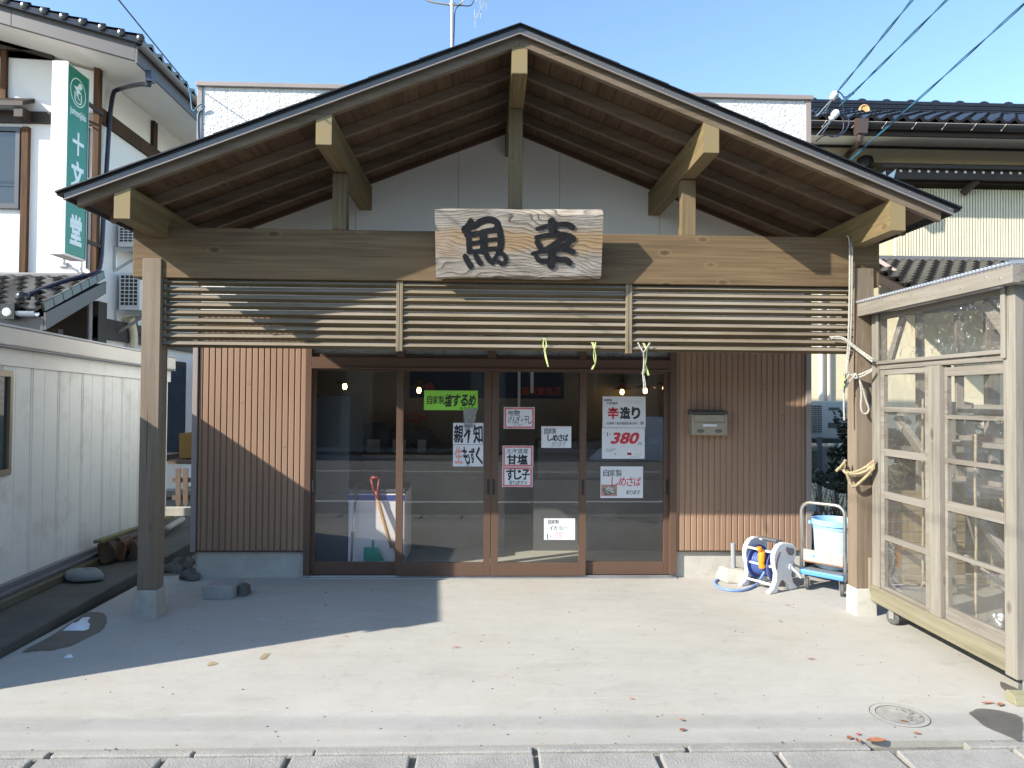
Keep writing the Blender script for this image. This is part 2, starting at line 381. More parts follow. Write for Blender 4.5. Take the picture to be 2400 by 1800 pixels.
def gable_mat():  # copy of the wall siding, lightened and smoothed for its shaded area
    m, nt, p, out = _mat('siding_lightened_in_shade'); tc = nd(nt, 'TexCoord'); vec = tc.outputs['Object']
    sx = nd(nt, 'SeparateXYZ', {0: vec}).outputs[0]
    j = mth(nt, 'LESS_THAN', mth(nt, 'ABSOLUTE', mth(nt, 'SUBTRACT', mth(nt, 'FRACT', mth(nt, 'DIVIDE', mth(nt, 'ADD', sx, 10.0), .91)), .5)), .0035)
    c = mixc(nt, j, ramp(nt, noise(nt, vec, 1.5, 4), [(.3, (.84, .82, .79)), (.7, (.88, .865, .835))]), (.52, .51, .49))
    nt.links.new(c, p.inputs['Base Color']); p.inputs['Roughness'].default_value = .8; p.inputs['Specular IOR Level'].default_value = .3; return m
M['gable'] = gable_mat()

def signboard_mat():
    """a slab of old cedar: amber heart in the middle, silver-grey above and below, dark wavy grain"""
    m, nt, p, out = _mat('weathered_cedar_slab'); tc = nd(nt, 'TexCoord'); vec = tc.outputs['Object']
    xyz = nd(nt, 'SeparateXYZ', {0: vec}); z = xyz.outputs[2]
    big = noise(nt, nd(nt, 'Mapping', {'Vector': vec, 'Scale': (1.0, .2, 2.0)}).outputs[0], 1.5, 2, .45, .3)
    zz = mth(nt, 'ADD', mth(nt, 'ABSOLUTE', mth(nt, 'SUBTRACT', z, .275)), mth(nt, 'MULTIPLY', mth(nt, 'SUBTRACT', big, .5), .30))
    ring = mth(nt, 'ADD', mth(nt, 'MULTIPLY', z, 1.0), mth(nt, 'MULTIPLY', big, .40))
    ring = mth(nt, 'ADD', ring, mth(nt, 'MULTIPLY', noise(nt, nd(nt, 'Mapping', {'Vector': vec, 'Scale': (4, 1, 12)}).outputs[0], 1, 3), .03))
    w = mth(nt, 'FRACT', mth(nt, 'MULTIPLY', ring, 38))
    fib = noise(nt, nd(nt, 'Mapping', {'Vector': vec, 'Scale': (5, 5, 130)}).outputs[0], 1, 4, .7)
    amber = ramp(nt, w, [(.0, (.39, .28, .17)), (.55, (.35, .235, .13)), (.86, (.19, .105, .05)), (.98, (.36, .25, .14))])
    grey = ramp(nt, w, [(.0, (.43, .385, .33)), (.6, (.38, .325, .26)), (.80, (.17, .14, .11)), (.88, (.095, .078, .06)), (.98, (.40, .36, .31))])
    grey = mixc(nt, ramp(nt, fib, [(.45, 0), (.62, .75)]), grey, (.13, .11, .095))
    c = mixc(nt, ramp(nt, zz, [(.035, 0), (.10, 1)]), amber, grey)
    c = mixc(nt, ramp(nt, noise(nt, vec, 4, 4), [(.5, 0), (.75, .5)]), c, (.48, .44, .43))
    nt.links.new(c, p.inputs['Base Color']); p.inputs['Roughness'].default_value = .75; p.inputs['Specular IOR Level'].default_value = .3
    bump(nt, p, mth(nt, 'SUBTRACT', fib, mth(nt, 'MULTIPLY', ramp(nt, w, [(.75, 0), (.88, 1), (.98, 0)]), .8)), .5, .006); return m
M['slab'] = signboard_mat()

# ---------------------------------------------------------------- lettering
_glyph = {}
def glyph(ch, bold):
    key = (ch, round(bold, 3))
    if key not in _glyph:
        c = bpy.data.curves.new('glyph', 'FONT'); c.body = ch; c.offset = bold; c.resolution_u = 3
        o = bpy.data.objects.new('glyph', c); COL.objects.link(o)
        me = bpy.data.meshes.new_from_object(o.evaluated_get(bpy.context.evaluated_depsgraph_get()))
        vs = [(v.co.x, v.co.y) for v in me.vertices]; fs = [tuple(f.vertices) for f in me.polygons]
        bpy.data.objects.remove(o); bpy.data.curves.remove(c); bpy.data.meshes.remove(me)
        _glyph[key] = (vs, fs)
    return _glyph[key]
def write(mb, body, u0, u1, v0, v1, fn, bold=0.0, jitter=0.0, shear=0.0, m=0, vertical=False, asp=1.0):
    """sets the characters of body into the rectangle u0..u1, v0..v1; fn maps (u, v) to a point"""
    rr = random.Random(body)
    if body.isascii() and len(body) > 1: body = [body]      # latin words keep their own letter spacing
    n = len(body)
    small = 'ょっゃゅァィヶぎ'
    for k, ch in enumerate(body):
        if ch == ' ': continue
        vs, fs = glyph(ch, min(bold, .008))
        if not vs: continue
        if vertical: a0, a1 = u0, u1; b1 = v1 + (v0 - v1) * (k + .06) / n; b0 = v1 + (v0 - v1) * (k + .94) / n
        else: a0 = u0 + (u1 - u0) * (k + .03) / n; a1 = u0 + (u1 - u0) * (k + .97) / n; b0, b1 = v0, v1
        x0 = min(p[0] for p in vs); x1 = max(p[0] for p in vs); y0 = min(p[1] for p in vs); y1 = max(p[1] for p in vs)
        w, h = max(x1 - x0, 1e-4), max(y1 - y0, 1e-4); ca, cb = (a0 + a1) / 2, (b0 + b1) / 2
        sx, sy = (a1 - a0) / w, (b1 - b0) / h
        ux, uy = sx * asp, sy                      # the two scales in the same unit
        if len(ch) > 1: pass
        elif ch in 'ょケ。・!': k2 = min(ux, uy) * .72; ux = uy = k2
        if ch in '1りし': ux = min(ux, uy * 1.0)
        ux = min(ux, uy * (9 if len(ch) > 1 else 1.7)); uy = min(uy, ux * 2.6); sx, sy = ux / asp, uy
        sx *= 1 + rr.uniform(-1, 1) * jitter; sy *= 1 + rr.uniform(-1, 1) * jitter
        an = rr.uniform(-1, 1) * jitter * .5; cs, sn = math.cos(an), math.sin(an)
        e = max(0.0, bold - .008) * .8
        for lay, (ox, oy) in enumerate(((0, 0), (e, e), (-e, -e), (e, -e), (-e, e)) if e > 0 else ((0, 0),)):
            i = len(mb.v)
            for x, y in vs:
                x = (x + ox - (x0 + x1) / 2) * sx * (1 - e); y = (y + oy - (y0 + y1) / 2) * sy * (1 - e); x += y * shear
                mb.v.append(V(fn(ca + x * cs - y * sn, cb + x * sn + y * cs, lay * .00006)))
            for f in fs: mb.f.append(tuple(i + q for q in f)); mb.m.append(m)
def stroke(mb, pts, w, fn, m=0, lift=0.0):
    """one brush stroke with round ends as a flat polygon; w may be a list"""
    pts = [V((p[0], p[1])) for p in pts]
    # smooth the path
    for _ in range(2):
        q = [pts[0]]
        for a, b in zip(pts, pts[1:]): q += [a * .75 + b * .25, a * .25 + b * .75]
        pts = q + [pts[-1]]
    n = len(pts); ws = [w] * n if not isinstance(w, (list, tuple)) else [w[0] + (w[1] - w[0]) * k / (n - 1) for k in range(n)]
    L, Rr = [], []
    for k in range(n):
        t = pts[min(k + 1, n - 1)] - pts[max(k - 1, 0)]; t = t.normalized() if t.length > 1e-9 else V((1, 0)); nn = V((-t.y, t.x))
        L.append(pts[k] + nn * ws[k] / 2); Rr.append(pts[k] - nn * ws[k] / 2)
    def cap(c, d, r):
        a0 = math.atan2(d.y, d.x); return [c + V((math.cos(a0 + a), math.sin(a0 + a))) * r for a in [math.pi / 2 - math.pi * j / 8 for j in range(1, 8)]]
    t1 = (pts[-1] - pts[-2]).normalized(); t0 = (pts[0] - pts[1]).normalized()
    def P(p): return V(fn(p.x, p.y, lift))
    for k in range(n - 1): mb.face([P(L[k]), P(Rr[k]), P(Rr[k + 1]), P(L[k + 1])], m)
    e = cap(pts[-1], t1, ws[-1] / 2); mb.face([P(L[-1])] + [P(x) for x in e] + [P(Rr[-1])], m)
    e = cap(pts[0], t0, ws[0] / 2); mb.face([P(Rr[0])] + [P(x) for x in e] + [P(L[0])], m)

def tiles(mb, o, u, v, nu, nv, pu, pv, amp=.03, step=.03, m=0, stagger=.0):
    """courses of wavy interlocking roof tiles as one sheet; o = lower left corner"""
    o, u, v = V(o), V(u).normalized(), V(v).normalized(); n = u.cross(v).normalized()
    if n.z < 0: n = -n
    k = 8
    def h(s):
        s = s % 1.0; return amp * ((.5 + .5 * math.cos(2 * math.pi * s)) ** 1.6 - .35 * math.sin(math.pi * s))
    for j in range(nv):
        i = len(mb.v); off = stagger * (j % 2)
        for q in range(nu * k + 1):
            s = q / k; b = o + u * (s * pu) + v * (j * pv); hh = h(s + off)
            mb.v += [b + n * (hh - .004), b + n * (hh + step), b + v * (pv + .02) + n * (hh + .002)]
        for q in range(nu * k):
            a = i + 3 * q
            mb.f.append((a, a + 3, a + 4, a + 1)); mb.m.append(m); mb.f.append((a + 1, a + 4, a + 5, a + 2)); mb.m.append(m)
# ================================================================ GROUND
def flat(name, x0, x1, y0, y1, z, mat, sub=1):
    b = MB(); b.quad((x0, y0, z), (x1, y0, z), (x1, y1, z), (x0, y1, z)); return struct(b.build(name, mat, base=(0, 0, z)))
flat('ground', -90, 90, -90, 90, -.09, M['earth'])
flat('road', -60, 60, -7.6, 2.74, -.05, M['asphalt'])
b = MB(); b.box(-2.93, 4.6, 3.31, 6.46, -.08, 0); o = struct(b.build('driveway', M['drive'], base=(0, 0, 0)))
b = MB(); b.box(-9, -2.931, 3.31, 3.6, -.08, -.004); b.box(4.601, 9, 3.31, 12, -.08, -.004); struct(b.build('pavement', M['drive'], base=(0, 0, 0)))
b = MB()
for x0, x1 in ((-40, 40),):
    b.box(x0, x1, -3.28, -3.14, -.05, -.046); b.box(x0, x1, 1.35, 1.5, -.05, -.046)
struct(b.build('road_marking', M['linewhite'], base=(0, 0, -.05)))
# gutter slabs along the street, 0.55 m long with dark joints, and the narrow broken edging strip behind them
b = MB(); rr = random.Random(3)
for k in range(-16, 17):
    x = .235 + k * .5515; dz = rr.uniform(-.006, .004)
    b.hull8([(x + .006, 2.75, -.08), (x + .545, 2.75, -.08), (x + .545 - .012 * rr.random(), 3.232, -.08), (x + .006 + .01 * rr.random(), 3.232, -.08),
             (x + .006, 2.75, -.03 + dz), (x + .545, 2.75, -.02 + dz), (x + .545 - .014 * rr.random(), 3.238 + .006 * rr.random(), -.004 + dz * .5), (x + .006 + .014 * rr.random(), 3.238 + .006 * rr.random(), -.004 + dz * .5)])
o = struct(b.build('kerb', M['kerbmat'], base=(0, 0, 0), bevel=.008))
b = MB(); x = -8
while x < 9:
    l = rr.uniform(.35, 1.1); y1 = 3.303 + rr.uniform(-.005, .003)
    if rr.random() > .08: b.box(x, x + l - rr.uniform(.004, .03), 3.252 + rr.uniform(-.004, .005), y1, -.08, -.002 + rr.uniform(-.004, .001))
    x += l
struct(b.build('edging_strip', M['kerbmat'], base=(0, 0, 0), bevel=.006))
flat('gutter_bed', -30, 30, 2.74, 3.315, -.03, M['earth'])
# raised side path at the left, dark with damp
dampm = plain('damp_dark_concrete', (.10, .093, .08), .75, var=.3, scale=2.2, bmp=.4, bscale=70, dirt=(.055, .07, .03), fine=.3)
b = MB(); b.prism([(-2.875, 3.2, -.09), (-3.19, 9.6, -.09), (-6, 9.6, -.09), (-6, 3.2, -.09)], (0, 0, .15))
struct(b.build('side_path', dampm, base=(-3, 3.2, 0), bevel=.012))
# damp patches on the concrete with shapes of their own
def stain_mat(name, col, rough, strength):
    """a stain that soaks into the concrete and fades out at its own ragged edge"""
    m, nt, p, out = _mat(name); vec = coords(nt); at_ = nd(nt, 'Attribute', attribute_name='edge').outputs['Fac']
    n = noise(nt, vec, 14, 5, .65); e = mth(nt, 'ADD', at_, mth(nt, 'MULTIPLY', mth(nt, 'SUBTRACT', n, .5), .55))
    c = ramp(nt, noise(nt, vec, 7, 5), [(.3, tuple(x * .8 for x in col)), (.7, tuple(x * 1.15 for x in col))])
    nt.links.new(c, p.inputs['Base Color']); p.inputs['Roughness'].default_value = rough
    nt.links.new(ramp(nt, e, [(.16, 0), (.34, strength)]), p.inputs['Alpha']); bump(nt, p, noise(nt, vec, 90, 3), .2); return m
wet = stain_mat('damp_concrete', (.095, .083, .068), .45, .95)
wet2 = stain_mat('stained_concrete', (.13, .12, .105), .8, .85)
def patch(name, pix, mat, z=.003, seed=1):
    pts = [at(px, py, Z=0) for px, py in pix]; P = []
    for k in range(len(pts)):
        for q in range(4): P.append(pts[k].lerp(pts[(k + 1) % len(pts)], q / 4))
    n = len(P); P = [(P[k - 1] + P[k] * 2 + P[(k + 1) % n]) / 4 for k in range(n)]; cen = sum(P, V((0, 0, 0))) / n
    for p_ in P + [cen]: p_.z = z
    b = MB(); rings = [[cen.lerp(p_, t) for p_ in P] for t in (1.06, .8, .4)]
    for r0, r1 in zip(rings, rings[1:]):
        for k in range(n): b.quad(r0[k], r0[(k + 1) % n], r1[(k + 1) % n], r1[k])
    b.face(rings[-1]); o = struct(b.build(name, mat)); me = o.data; at_ = me.attributes.new('edge', 'FLOAT', 'POINT'); org_ = o.location
    for i, v in enumerate(me.vertices):
        w = v.co + org_; at_.data[i].value = 0.0 if min((w - q).length for q in rings[0]) < 1e-4 else (.7 if min((w - q).length for q in rings[1]) < 1e-4 else 1.0)
    return o
patch('damp_patch', [(42, 1532), (110, 1496), (160, 1464), (205, 1434), (235, 1434), (252, 1444), (250, 1466), (236, 1482), (200, 1498), (170, 1515), (120, 1527), (80, 1529)], wet)
patch('damp_patch', [(2268, 1672), (2290, 1660), (2330, 1662), (2400, 1680), (2400, 1745), (2350, 1722), (2310, 1706), (2290, 1690)], wet2, seed=2)
patch('damp_patch', [(2340, 1594), (2400, 1622), (2420, 1640), (2400, 1648), (2372, 1630), (2345, 1612)], wet2, seed=3)
tan = stain_mat('tan_stain', (.36, .29, .17), .85, .8)
patch('tan_stain', [(485, 1558), (492, 1552), (502, 1550), (512, 1556), (500, 1560), (486, 1563)], tan, seed=4)
patch('tan_stain', [(606, 1545), (613, 1537), (620, 1531), (634, 1531), (628, 1538), (624, 1544), (612, 1548)], tan, seed=5)

# ================================================================ SHOP BUILDING
YW = 6.35; XL, XR = -2.57, 2.93
shop = thing('shop_building', 'shop with ribbed brown lower wall, white textured upper wall and four brown sliding glass doors', 'building', (.18, YW, 0))
def siding(x0, x1, z0, z1):
    """boards 53.5 mm wide with a narrow V groove between them"""
    b = MB(); pts = [(x0, YW + .03), (x0, YW)]; x = x0 + .02
    while x < x1 - .012:
        pts += [(x, YW), (x + .002, YW + .010), (x + .006, YW + .010), (x + .016, YW)]; x += .0535
    pts += [(x1, YW), (x1, YW + .03)]
    for (xa, ya), (xb, yb) in zip(pts, pts[1:]): b.quad((xa, ya, z0), (xb, yb, z0), (xb, yb, z1), (xa, ya, z1))
    b.quad((x0, YW, z0), (x1, YW, z0), (x1, YW + .03, z0), (x0, YW + .03, z0))
    rr = random.Random(int(x0 * 10)); xx = x0 + .036
    while xx < x1 - .06:       # short cut joints between boards
        if rr.random() < .45:
            z = rr.uniform(z0 + .3, z1 - .1); b.box(xx, xx + .0375, YW - .0012, YW + .002, z, z + .0025, 1)
        xx += .0535
    return b.build('lower_siding', [M['siding'], M['darkwood']], shop)
siding(XL + .045, -1.60, .245, 2.34); siding(1.715, XR - .04, .245, 2.34)
b = MB(); b.box(XL, XR, YW - .004, YW + .12, 2.345, 4.345); b.build('upper_wall', M['stucco'], shop)
b = MB(); _z = lambda x: 3.962 - .3946 * abs(x - .204) + .075; b.prism([(XL + .05, YW - .0045, 2.35), (XR - .05, YW - .0045, 2.35), (XR - .05, YW - .0045, _z(XR - .05)), (.204, YW - .0045, _z(.204)), (XL + .05, YW - .0045, _z(XL + .05))], (0, -.006, 0)); b.build('gable_shade_overlay', M['gable'], shop)  # overlay that paints the canopy-shaded part of the wall lighter
b = MB(); b.box(XL + .02, XR - .02, YW + .05, YW + .12, 2.30, 2.344); b.build('wall_head', M['frame'], shop)
for x0, x1 in ((XL, XL + .12), (XR - .12, XR)):
    b = MB(); b.box(x0, x1, YW + .12, 8.40, -.09, 4.345); b.box(x0, x1, YW + .031, YW + .119, .245, 2.344); b.build('side_wall', M['cream'] if x0 > 0 else M['stucco'], shop)
b = MB(); b.box(XL + .121, XR - .121, 8.28, 8.40, -.09, 4.345); b.build('rear_wall', M['stucco'], shop)
b = MB(); b.box(XL + .121, XR - .121, YW + .121, 8.279, 4.2, 4.3); b.build('flat_roof', M['greymetal'], shop)
b = MB(); b.box(XL - .02, XR + .03, YW - .035, YW + .14, 4.346, 4.385); b.box(XL - .02, XL + .14, YW + .141, 8.42, 4.346, 4.385); b.box(XR - .13, XR + .03, YW + .141, 8.42, 4.346, 4.385); b.build('parapet_cap', M['trim'], shop, bevel=.003)
for x0, x1 in ((XL - .012, XL + .032), (XR - .032, XR + .016)):
    b = MB(); b.box(x0, x1, YW - .016, YW + .05, .235, 4.345); b.build('corner_trim', M['trim'] if x0 < 0 else M['trim'], shop, bevel=.003)
for x0, x1 in ((XL + .045, -1.585), (1.72, XR - .03)):
    b = MB(); b.box(x0, x1, YW + .03, YW + .12, -.05, .242); b.build('foundation', M['found'], shop)
for x0, x1 in ((XL + .033, -1.6), (1.715, XR - .033)):
    b = MB(); b.box(x0, x1, YW - .006, YW + .035, .236, .244); b.build('drip_flashing', M['darkwood'], shop)
# door opening
DY = 6.39
dx = lambda px: at(px, 1100, Y=DY).x
dz = lambda py: at(1150, py, Y=DY).z
b = MB()
b.box(-1.60, -1.545, DY - .055, DY + .10, .03, 2.30); b.box(1.655, 1.715, DY - .055, DY + .10, .03, 2.30)     # jambs
b.box(-1.545, 1.655, DY - .055, DY + .10, 1.868, 1.955)                                                        # transom rail
b.box(-1.545, 1.655, DY - .045, DY + .10, 2.255, 2.30)
for c in (-.765, .045, .865): b.box(c - .035, c + .035, DY - .048, DY + .09, 1.955, 2.255)
for x0, x1 in ((-1.545, -.80), (-.73, .01), (.08, .83), (.90, 1.655)):
    for z0, z1 in ((1.955, 1.985), (2.235, 2.255)): b.box(x0, x1, DY - .02, DY + .03, z0, z1)
b.box(-1.545, 1.655, DY - .07, DY + .1, 1.852, 1.868)
b.build('door_frame', M['frame'], shop, bevel=.003)
b = MB(); b.box(-1.60, 1.715, DY - .075, DY + .11, -.04, .012); b.box(-1.60, 1.715, DY - .03, DY - .02, .012, .02); b.box(-1.60, 1.715, DY + .02, DY + .03, .012, .02); b.build('sill_track', M['steel'], shop, bevel=.002)
for x0, x1 in ((-1.545, -.80), (-.73, .01), (.08, .83), (.90, 1.655)):
    b = MB(); b.box(x0, x1, DY, DY + .006, 1.986, 2.234); b.build('transom_window', M['fglass'], shop)
doors = [(-1.548, -1.517, -.798, -.737, DY + .012), (-.797, -.735, -.017, .046, DY - .026), (.050, .113, .84, .90, DY - .026), (.838, .898, 1.61, 1.657, DY + .012)]
for k, (a0, a1, c0, c1, y) in enumerate(doors):
    b = MB()
    b.box(a0, a1, y - .018, y + .018, .022, 1.851); b.box(c0, c1, y - .018, y + .018, .022, 1.851)
    b.box(a1, c0, y - .018, y + .018, .022, .137); b.box(a1, c0, y - .018, y + .018, 1.838, 1.851)
    d = b.build('sliding_door', M['frame'], shop, bevel=.003)
    b = MB(); b.box(a1 + .0005, c0 - .0005, y - .004, y + .004, .1375, 1.8375); b.build('pane', M['glass'], d)
    for hx, w in {0: ((a0 + .012, .010), (c0 + .024, .013)), 1: ((c1 - .022, .011),), 2: ((a0 + .022, .011), (c0 + .03, .012)), 3: ((c1 - .018, .012),)}[k]:
        b = MB(); b.box(hx - w, hx + w, y - .0205, y - .016, .74, .88)
        b.box(hx - w * .55, hx + w * .55, y - .0225, y - .0204, .755, .865, 1); b.build('handle', [M['trim'] if (k, w) == (0, .013) else M['dark'], M['trim'] if k == 0 else M['dark']], d, bevel=.002)
# room inside
b = MB(); b.box(-2.44, -2.40, 6.52, 8.22, .02, 2.7); b.box(2.75, 2.80, 6.52, 8.22, .02, 2.7); b.box(-2.44, 2.80, 8.22, 8.27, .02, 2.7)
b.box(-2.44, -1.56, 6.505, 6.519, .02, 2.7); b.box(1.72, 2.80, 6.505, 6.519, .02, 2.7); b.box(-1.56, 1.72, 6.505, 6.519, 2.3, 2.7); b.build('inside_wall', M['inwall'], shop)
b = MB(); b.box(-2.44, 2.80, 6.505, 8.27, 2.701, 2.75); b.build('ceiling', M['inwall'], shop)
b = MB(); b.box(-2.44, 2.80, 6.465, 8.27, -.05, .019); b.build('shop_floor', M['infloor'], shop)

# ================================================================ ENTRANCE CANOPY
XC = .204; SL = .3946
def endgrain_mat():
    m, nt, p, out = _mat('sawn_end_grain'); vec = coords(nt, (1, 1, 1)); n = noise(nt, vec, 5, 2)
    tc = nd(nt, 'TexCoord').outputs['Generated']
    d = nd(nt, 'VectorMath', {0: nd(nt, 'Mapping', {'Vector': tc, 'Location': (-.35, 0, -.5), 'Scale': (1, 0, 1.8)}).outputs[0]}, operation='LENGTH').outputs['Value']
    r = mth(nt, 'FRACT', mth(nt, 'MULTIPLY', mth(nt, 'ADD', d, mth(nt, 'MULTIPLY', n, .12)), 13))
    c = ramp(nt, r, [(0, (.27, .21, .105)), (.7, (.24, .18, .085)), (.9, (.17, .12, .05)), (1, (.26, .2, .1))])
    c = mixc(nt, ramp(nt, noise(nt, vec, 9, 4), [(.5, 0), (.75, .6)]), c, (.20, .17, .12))
    nt.links.new(c, p.inputs['Base Color']); p.inputs['Roughness'].default_value = .8; return m
M['endgrain'] = endgrain_mat()
can = thing('entrance_canopy', 'gabled timber porch roof on two posts with a louvre screen under its wide beam', 'porch', (XC, 5.25, 0))
zr = lambda x: 3.962 - SL * abs(x - XC)        # underside of the rafters
for x0, x1, mid in ((-2.504, -2.370, 'l'), (2.772, 2.912, 'r')):
    b = MB(); b.box(x0, x1, 5.232, 5.362, .20, 2.459 if mid == 'x' else 2.60); p = b.build('post', M['post'], can, bevel=.004)
    xm = (x0 + x1) / 2
    b = MB(); y0, y1 = 5.222, 5.372; w = .075
    b.hull8([(xm - w - .006, y0 - .006, -.02), (xm + w + .006, y0 - .006, -.02), (xm + w + .006, y1, -.02), (xm - w - .006, y1, -.02),
             (xm - w, y0, .199), (xm + w, y0, .199), (xm + w, y1, .199), (xm - w, y1, .199)])
    pb = M['concblock'] if mid == 'l' else M['found']
    b.build('post_base', pb, p, bevel=.005)
b = MB(); b.box(2.86, 2.895, 5.205, 5.231, .19, .43); b.build('wedge', M['slatv'], can, bevel=.002)
b = MB(); b.box(-2.584, 2.966, 5.25, 5.37, 2.462, 2.834); b.build('beam', M['beam'], can, bevel=.006)
for xc in (XC, -1.0875, 1.502, -2.3865, 2.783):
    b = MB(); w = .0535; zt = zr(xc) if xc != XC else 3.961
    if xc == XC:
        b.prism([(xc - w, 4.70, zt - .19), (xc + w, 4.70, zt - .19), (xc + w, 4.70, zt - SL * w), (xc, 4.70, zt), (xc - w, 4.70, zt - SL * w)], (0, 1.64, 0))
    else:
        sg = 1 if xc > XC else -1; za, zb = zr(xc - w), zr(xc + w)
        b.prism([(xc - w, 4.70, zt - .187), (xc + w, 4.70, zt - .187), (xc + w, 4.70, zb), (xc - w, 4.70, za)], (0, 1.64, 0))
    b.prism([(xc - w + .002, 4.6985, zt - .185), (xc + w - .002, 4.6985, zt - .185), (xc + w - .002, 4.6985, zr(xc + w) - .003), (xc - w + .002, 4.6985, zr(xc - w) - .003)], (0, .001, 0), 1)
    b.build('purlin', [M['purlin'], M['endgrain']], can, bevel=.004)
for xc in (-1.098, XC, 1.512):
    b = MB(); b.box(xc - .0525, xc + .0525, 5.262, 5.367, 2.8345, (zr(xc) - .19) if xc != XC else 3.77); b.build('strut', M['strut'], can, bevel=.004)
for sg in (-1, 1):                      # dark moulding where the boards meet the wall
    b = MB(); xe = XC + sg * 2.70; b.prism([(XC, YW - .035, zr(XC) + .03), (xe, YW - .035, zr(xe) + .03), (xe, YW - .035, zr(xe) + .0782), (XC, YW - .035, zr(XC) + .0782)], (0, .03, 0)); b.build('wall_moulding', M['frame'], can)
for k in range(4):
    y = 4.70 + k * .41
    for sg in (-1, 1):
        xe = XC + sg * 2.88; b = MB(); t = .078
        b.prism([(XC, y, zr(XC) + .0005), (xe, y, zr(xe) + .0005), (xe, y, zr(xe) + t), (XC, y, zr(XC) + t)], (0, .045, 0))
        b.build('rafter', M['rafter'], can, bevel=.003)
for sg in (-1, 1):                      # boards under the roof
    b = MB(); n = 25; rr = random.Random(5)
    for k in range(n):
        xa = XC + sg * (k * 2.90 / n + .0015); xb = XC + sg * ((k + 1) * 2.90 / n - .0015); j = rr.uniform(0, .0015)
        b.prism([(xa, 4.71, zr(xa) + .0785 + j), (xb, 4.71, zr(xb) + .0785 + j), (xb, 4.71, zr(xb) + .092), (xa, 4.71, zr(xa) + .092)], (0, 1.63, 0))
    b.build('roof_boarding', M['deck'], can)
    xe = XC + sg * 2.945; xt = XC + sg * 2.985
    b = MB()
    b.prism([(XC, 4.655, zr(XC) + .104), (xt, 4.655, zr(xt) + .104), (xt, 4.655, zr(xt) + .116), (XC, 4.655, zr(XC) + .116)], (0, 1.69, 0))
    n = 9
    for q in range(n):                  # stepped courses of the metal roofing, seen edge-on
        xa = XC + sg * (q * 2.985 / n); xb = XC + sg * ((q + 1) * 2.985 / n)
        b.prism([(xa, 4.635, zr(xa) + .1162), (xb, 4.635, zr(xb) + .1162), (xb, 4.635, zr(xb) + .127), (xa, 4.635, zr(xa) + .122)], (0, 1.70, 0))
    b.build('metal_roof', M['roofmetal'], can)
    b = MB(); b.prism([(XC, 4.662, zr(XC) + .066), (xe, 4.662, zr(xe) + .066), (xe, 4.662, zr(xe) + .1035), (XC, 4.662, zr(XC) + .1035)], (0, .010, 0))
    b.prism([(XC, 4.658, zr(XC) + .060), (xe, 4.658, zr(xe) + .060), (xe, 4.658, zr(xe) + .0655), (XC, 4.658, zr(XC) + .0655)], (0, .014, 0), 1)
    for q in range(11):
        xs = XC + sg * (.12 + q * .28); b.lathe([(.004, 0), (.003, .003)], (xs, 4.662, zr(xs) + .092), (0, -1, 0), 6, 1)
    b.box(xe - .004 if sg > 0 else xe, xe if sg > 0 else xe + .004, 4.662, 6.33, zr(xe) + .062, zr(xe) + .0985)
    b.build('roof_fascia', [M['fascia'], M['trim']], can)
# louvre screen: nine slats in each of three bays, tilted so the broad face looks up and out
bays = ((-2.366, -.672), (-.622, 1.036), (1.086, 2.768))
for x0, x1 in bays:
    b = MB(); rr = random.Random(int(x0 * 100))
    for k in range(9):
        z = 1.982 + k * .0568; a = rr.uniform(-.0012, .0012)
        c = V(((x0 + x1) / 2, 5.292, z + a)); u = V((0, .7071, .7071)); w = V((0, -.7071, .7071))
        b.obox(c, V(((x1 - x0) / 2, 0, 0)), u * .0225, w * .0152); b.obox(c - u * .0232, V(((x1 - x0) / 2 - .0005, 0, 0)), u * .0006, w * .0149, 1)  # thin second strip puts painted shade on the lower face
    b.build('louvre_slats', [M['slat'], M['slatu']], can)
for xc in (-.647, 1.061):
    b = MB(); b.box(xc - .0245, xc - .0015, 5.262, 5.325, 1.942, 2.461); b.box(xc + .0015, xc + .0245, 5.264, 5.325, 1.944, 2.461); b.build('divider_batten', M['slatv'], can, bevel=.002)
b = MB(); b.box(-2.3695, -2.347, 5.275, 5.335, 1.955, 2.461); b.build('side_batten', M['slatv'], can, bevel=.002)
b = MB(); b.box(2.752, 2.7715, 5.275, 5.335, 1.955, 2.461); b.build('side_batten', M['slatv'], can, bevel=.002)
for x in (-1.35, 1.86):                 # snow guards on the roof
    b = MB(); z = zr(x) + .124; b.box(x - .05, x + .05, 5.4, 5.44, z - .01, z + .02); b.bar((x, 5.42, z + .02), (x + .03, 5.42, z + .09), .006, .02); b.bar((x + .01, 5.42, z + .02), (x - .02, 5.42, z + .08), .006, .02)
    b.build('snow_guard', M['steel'], can)

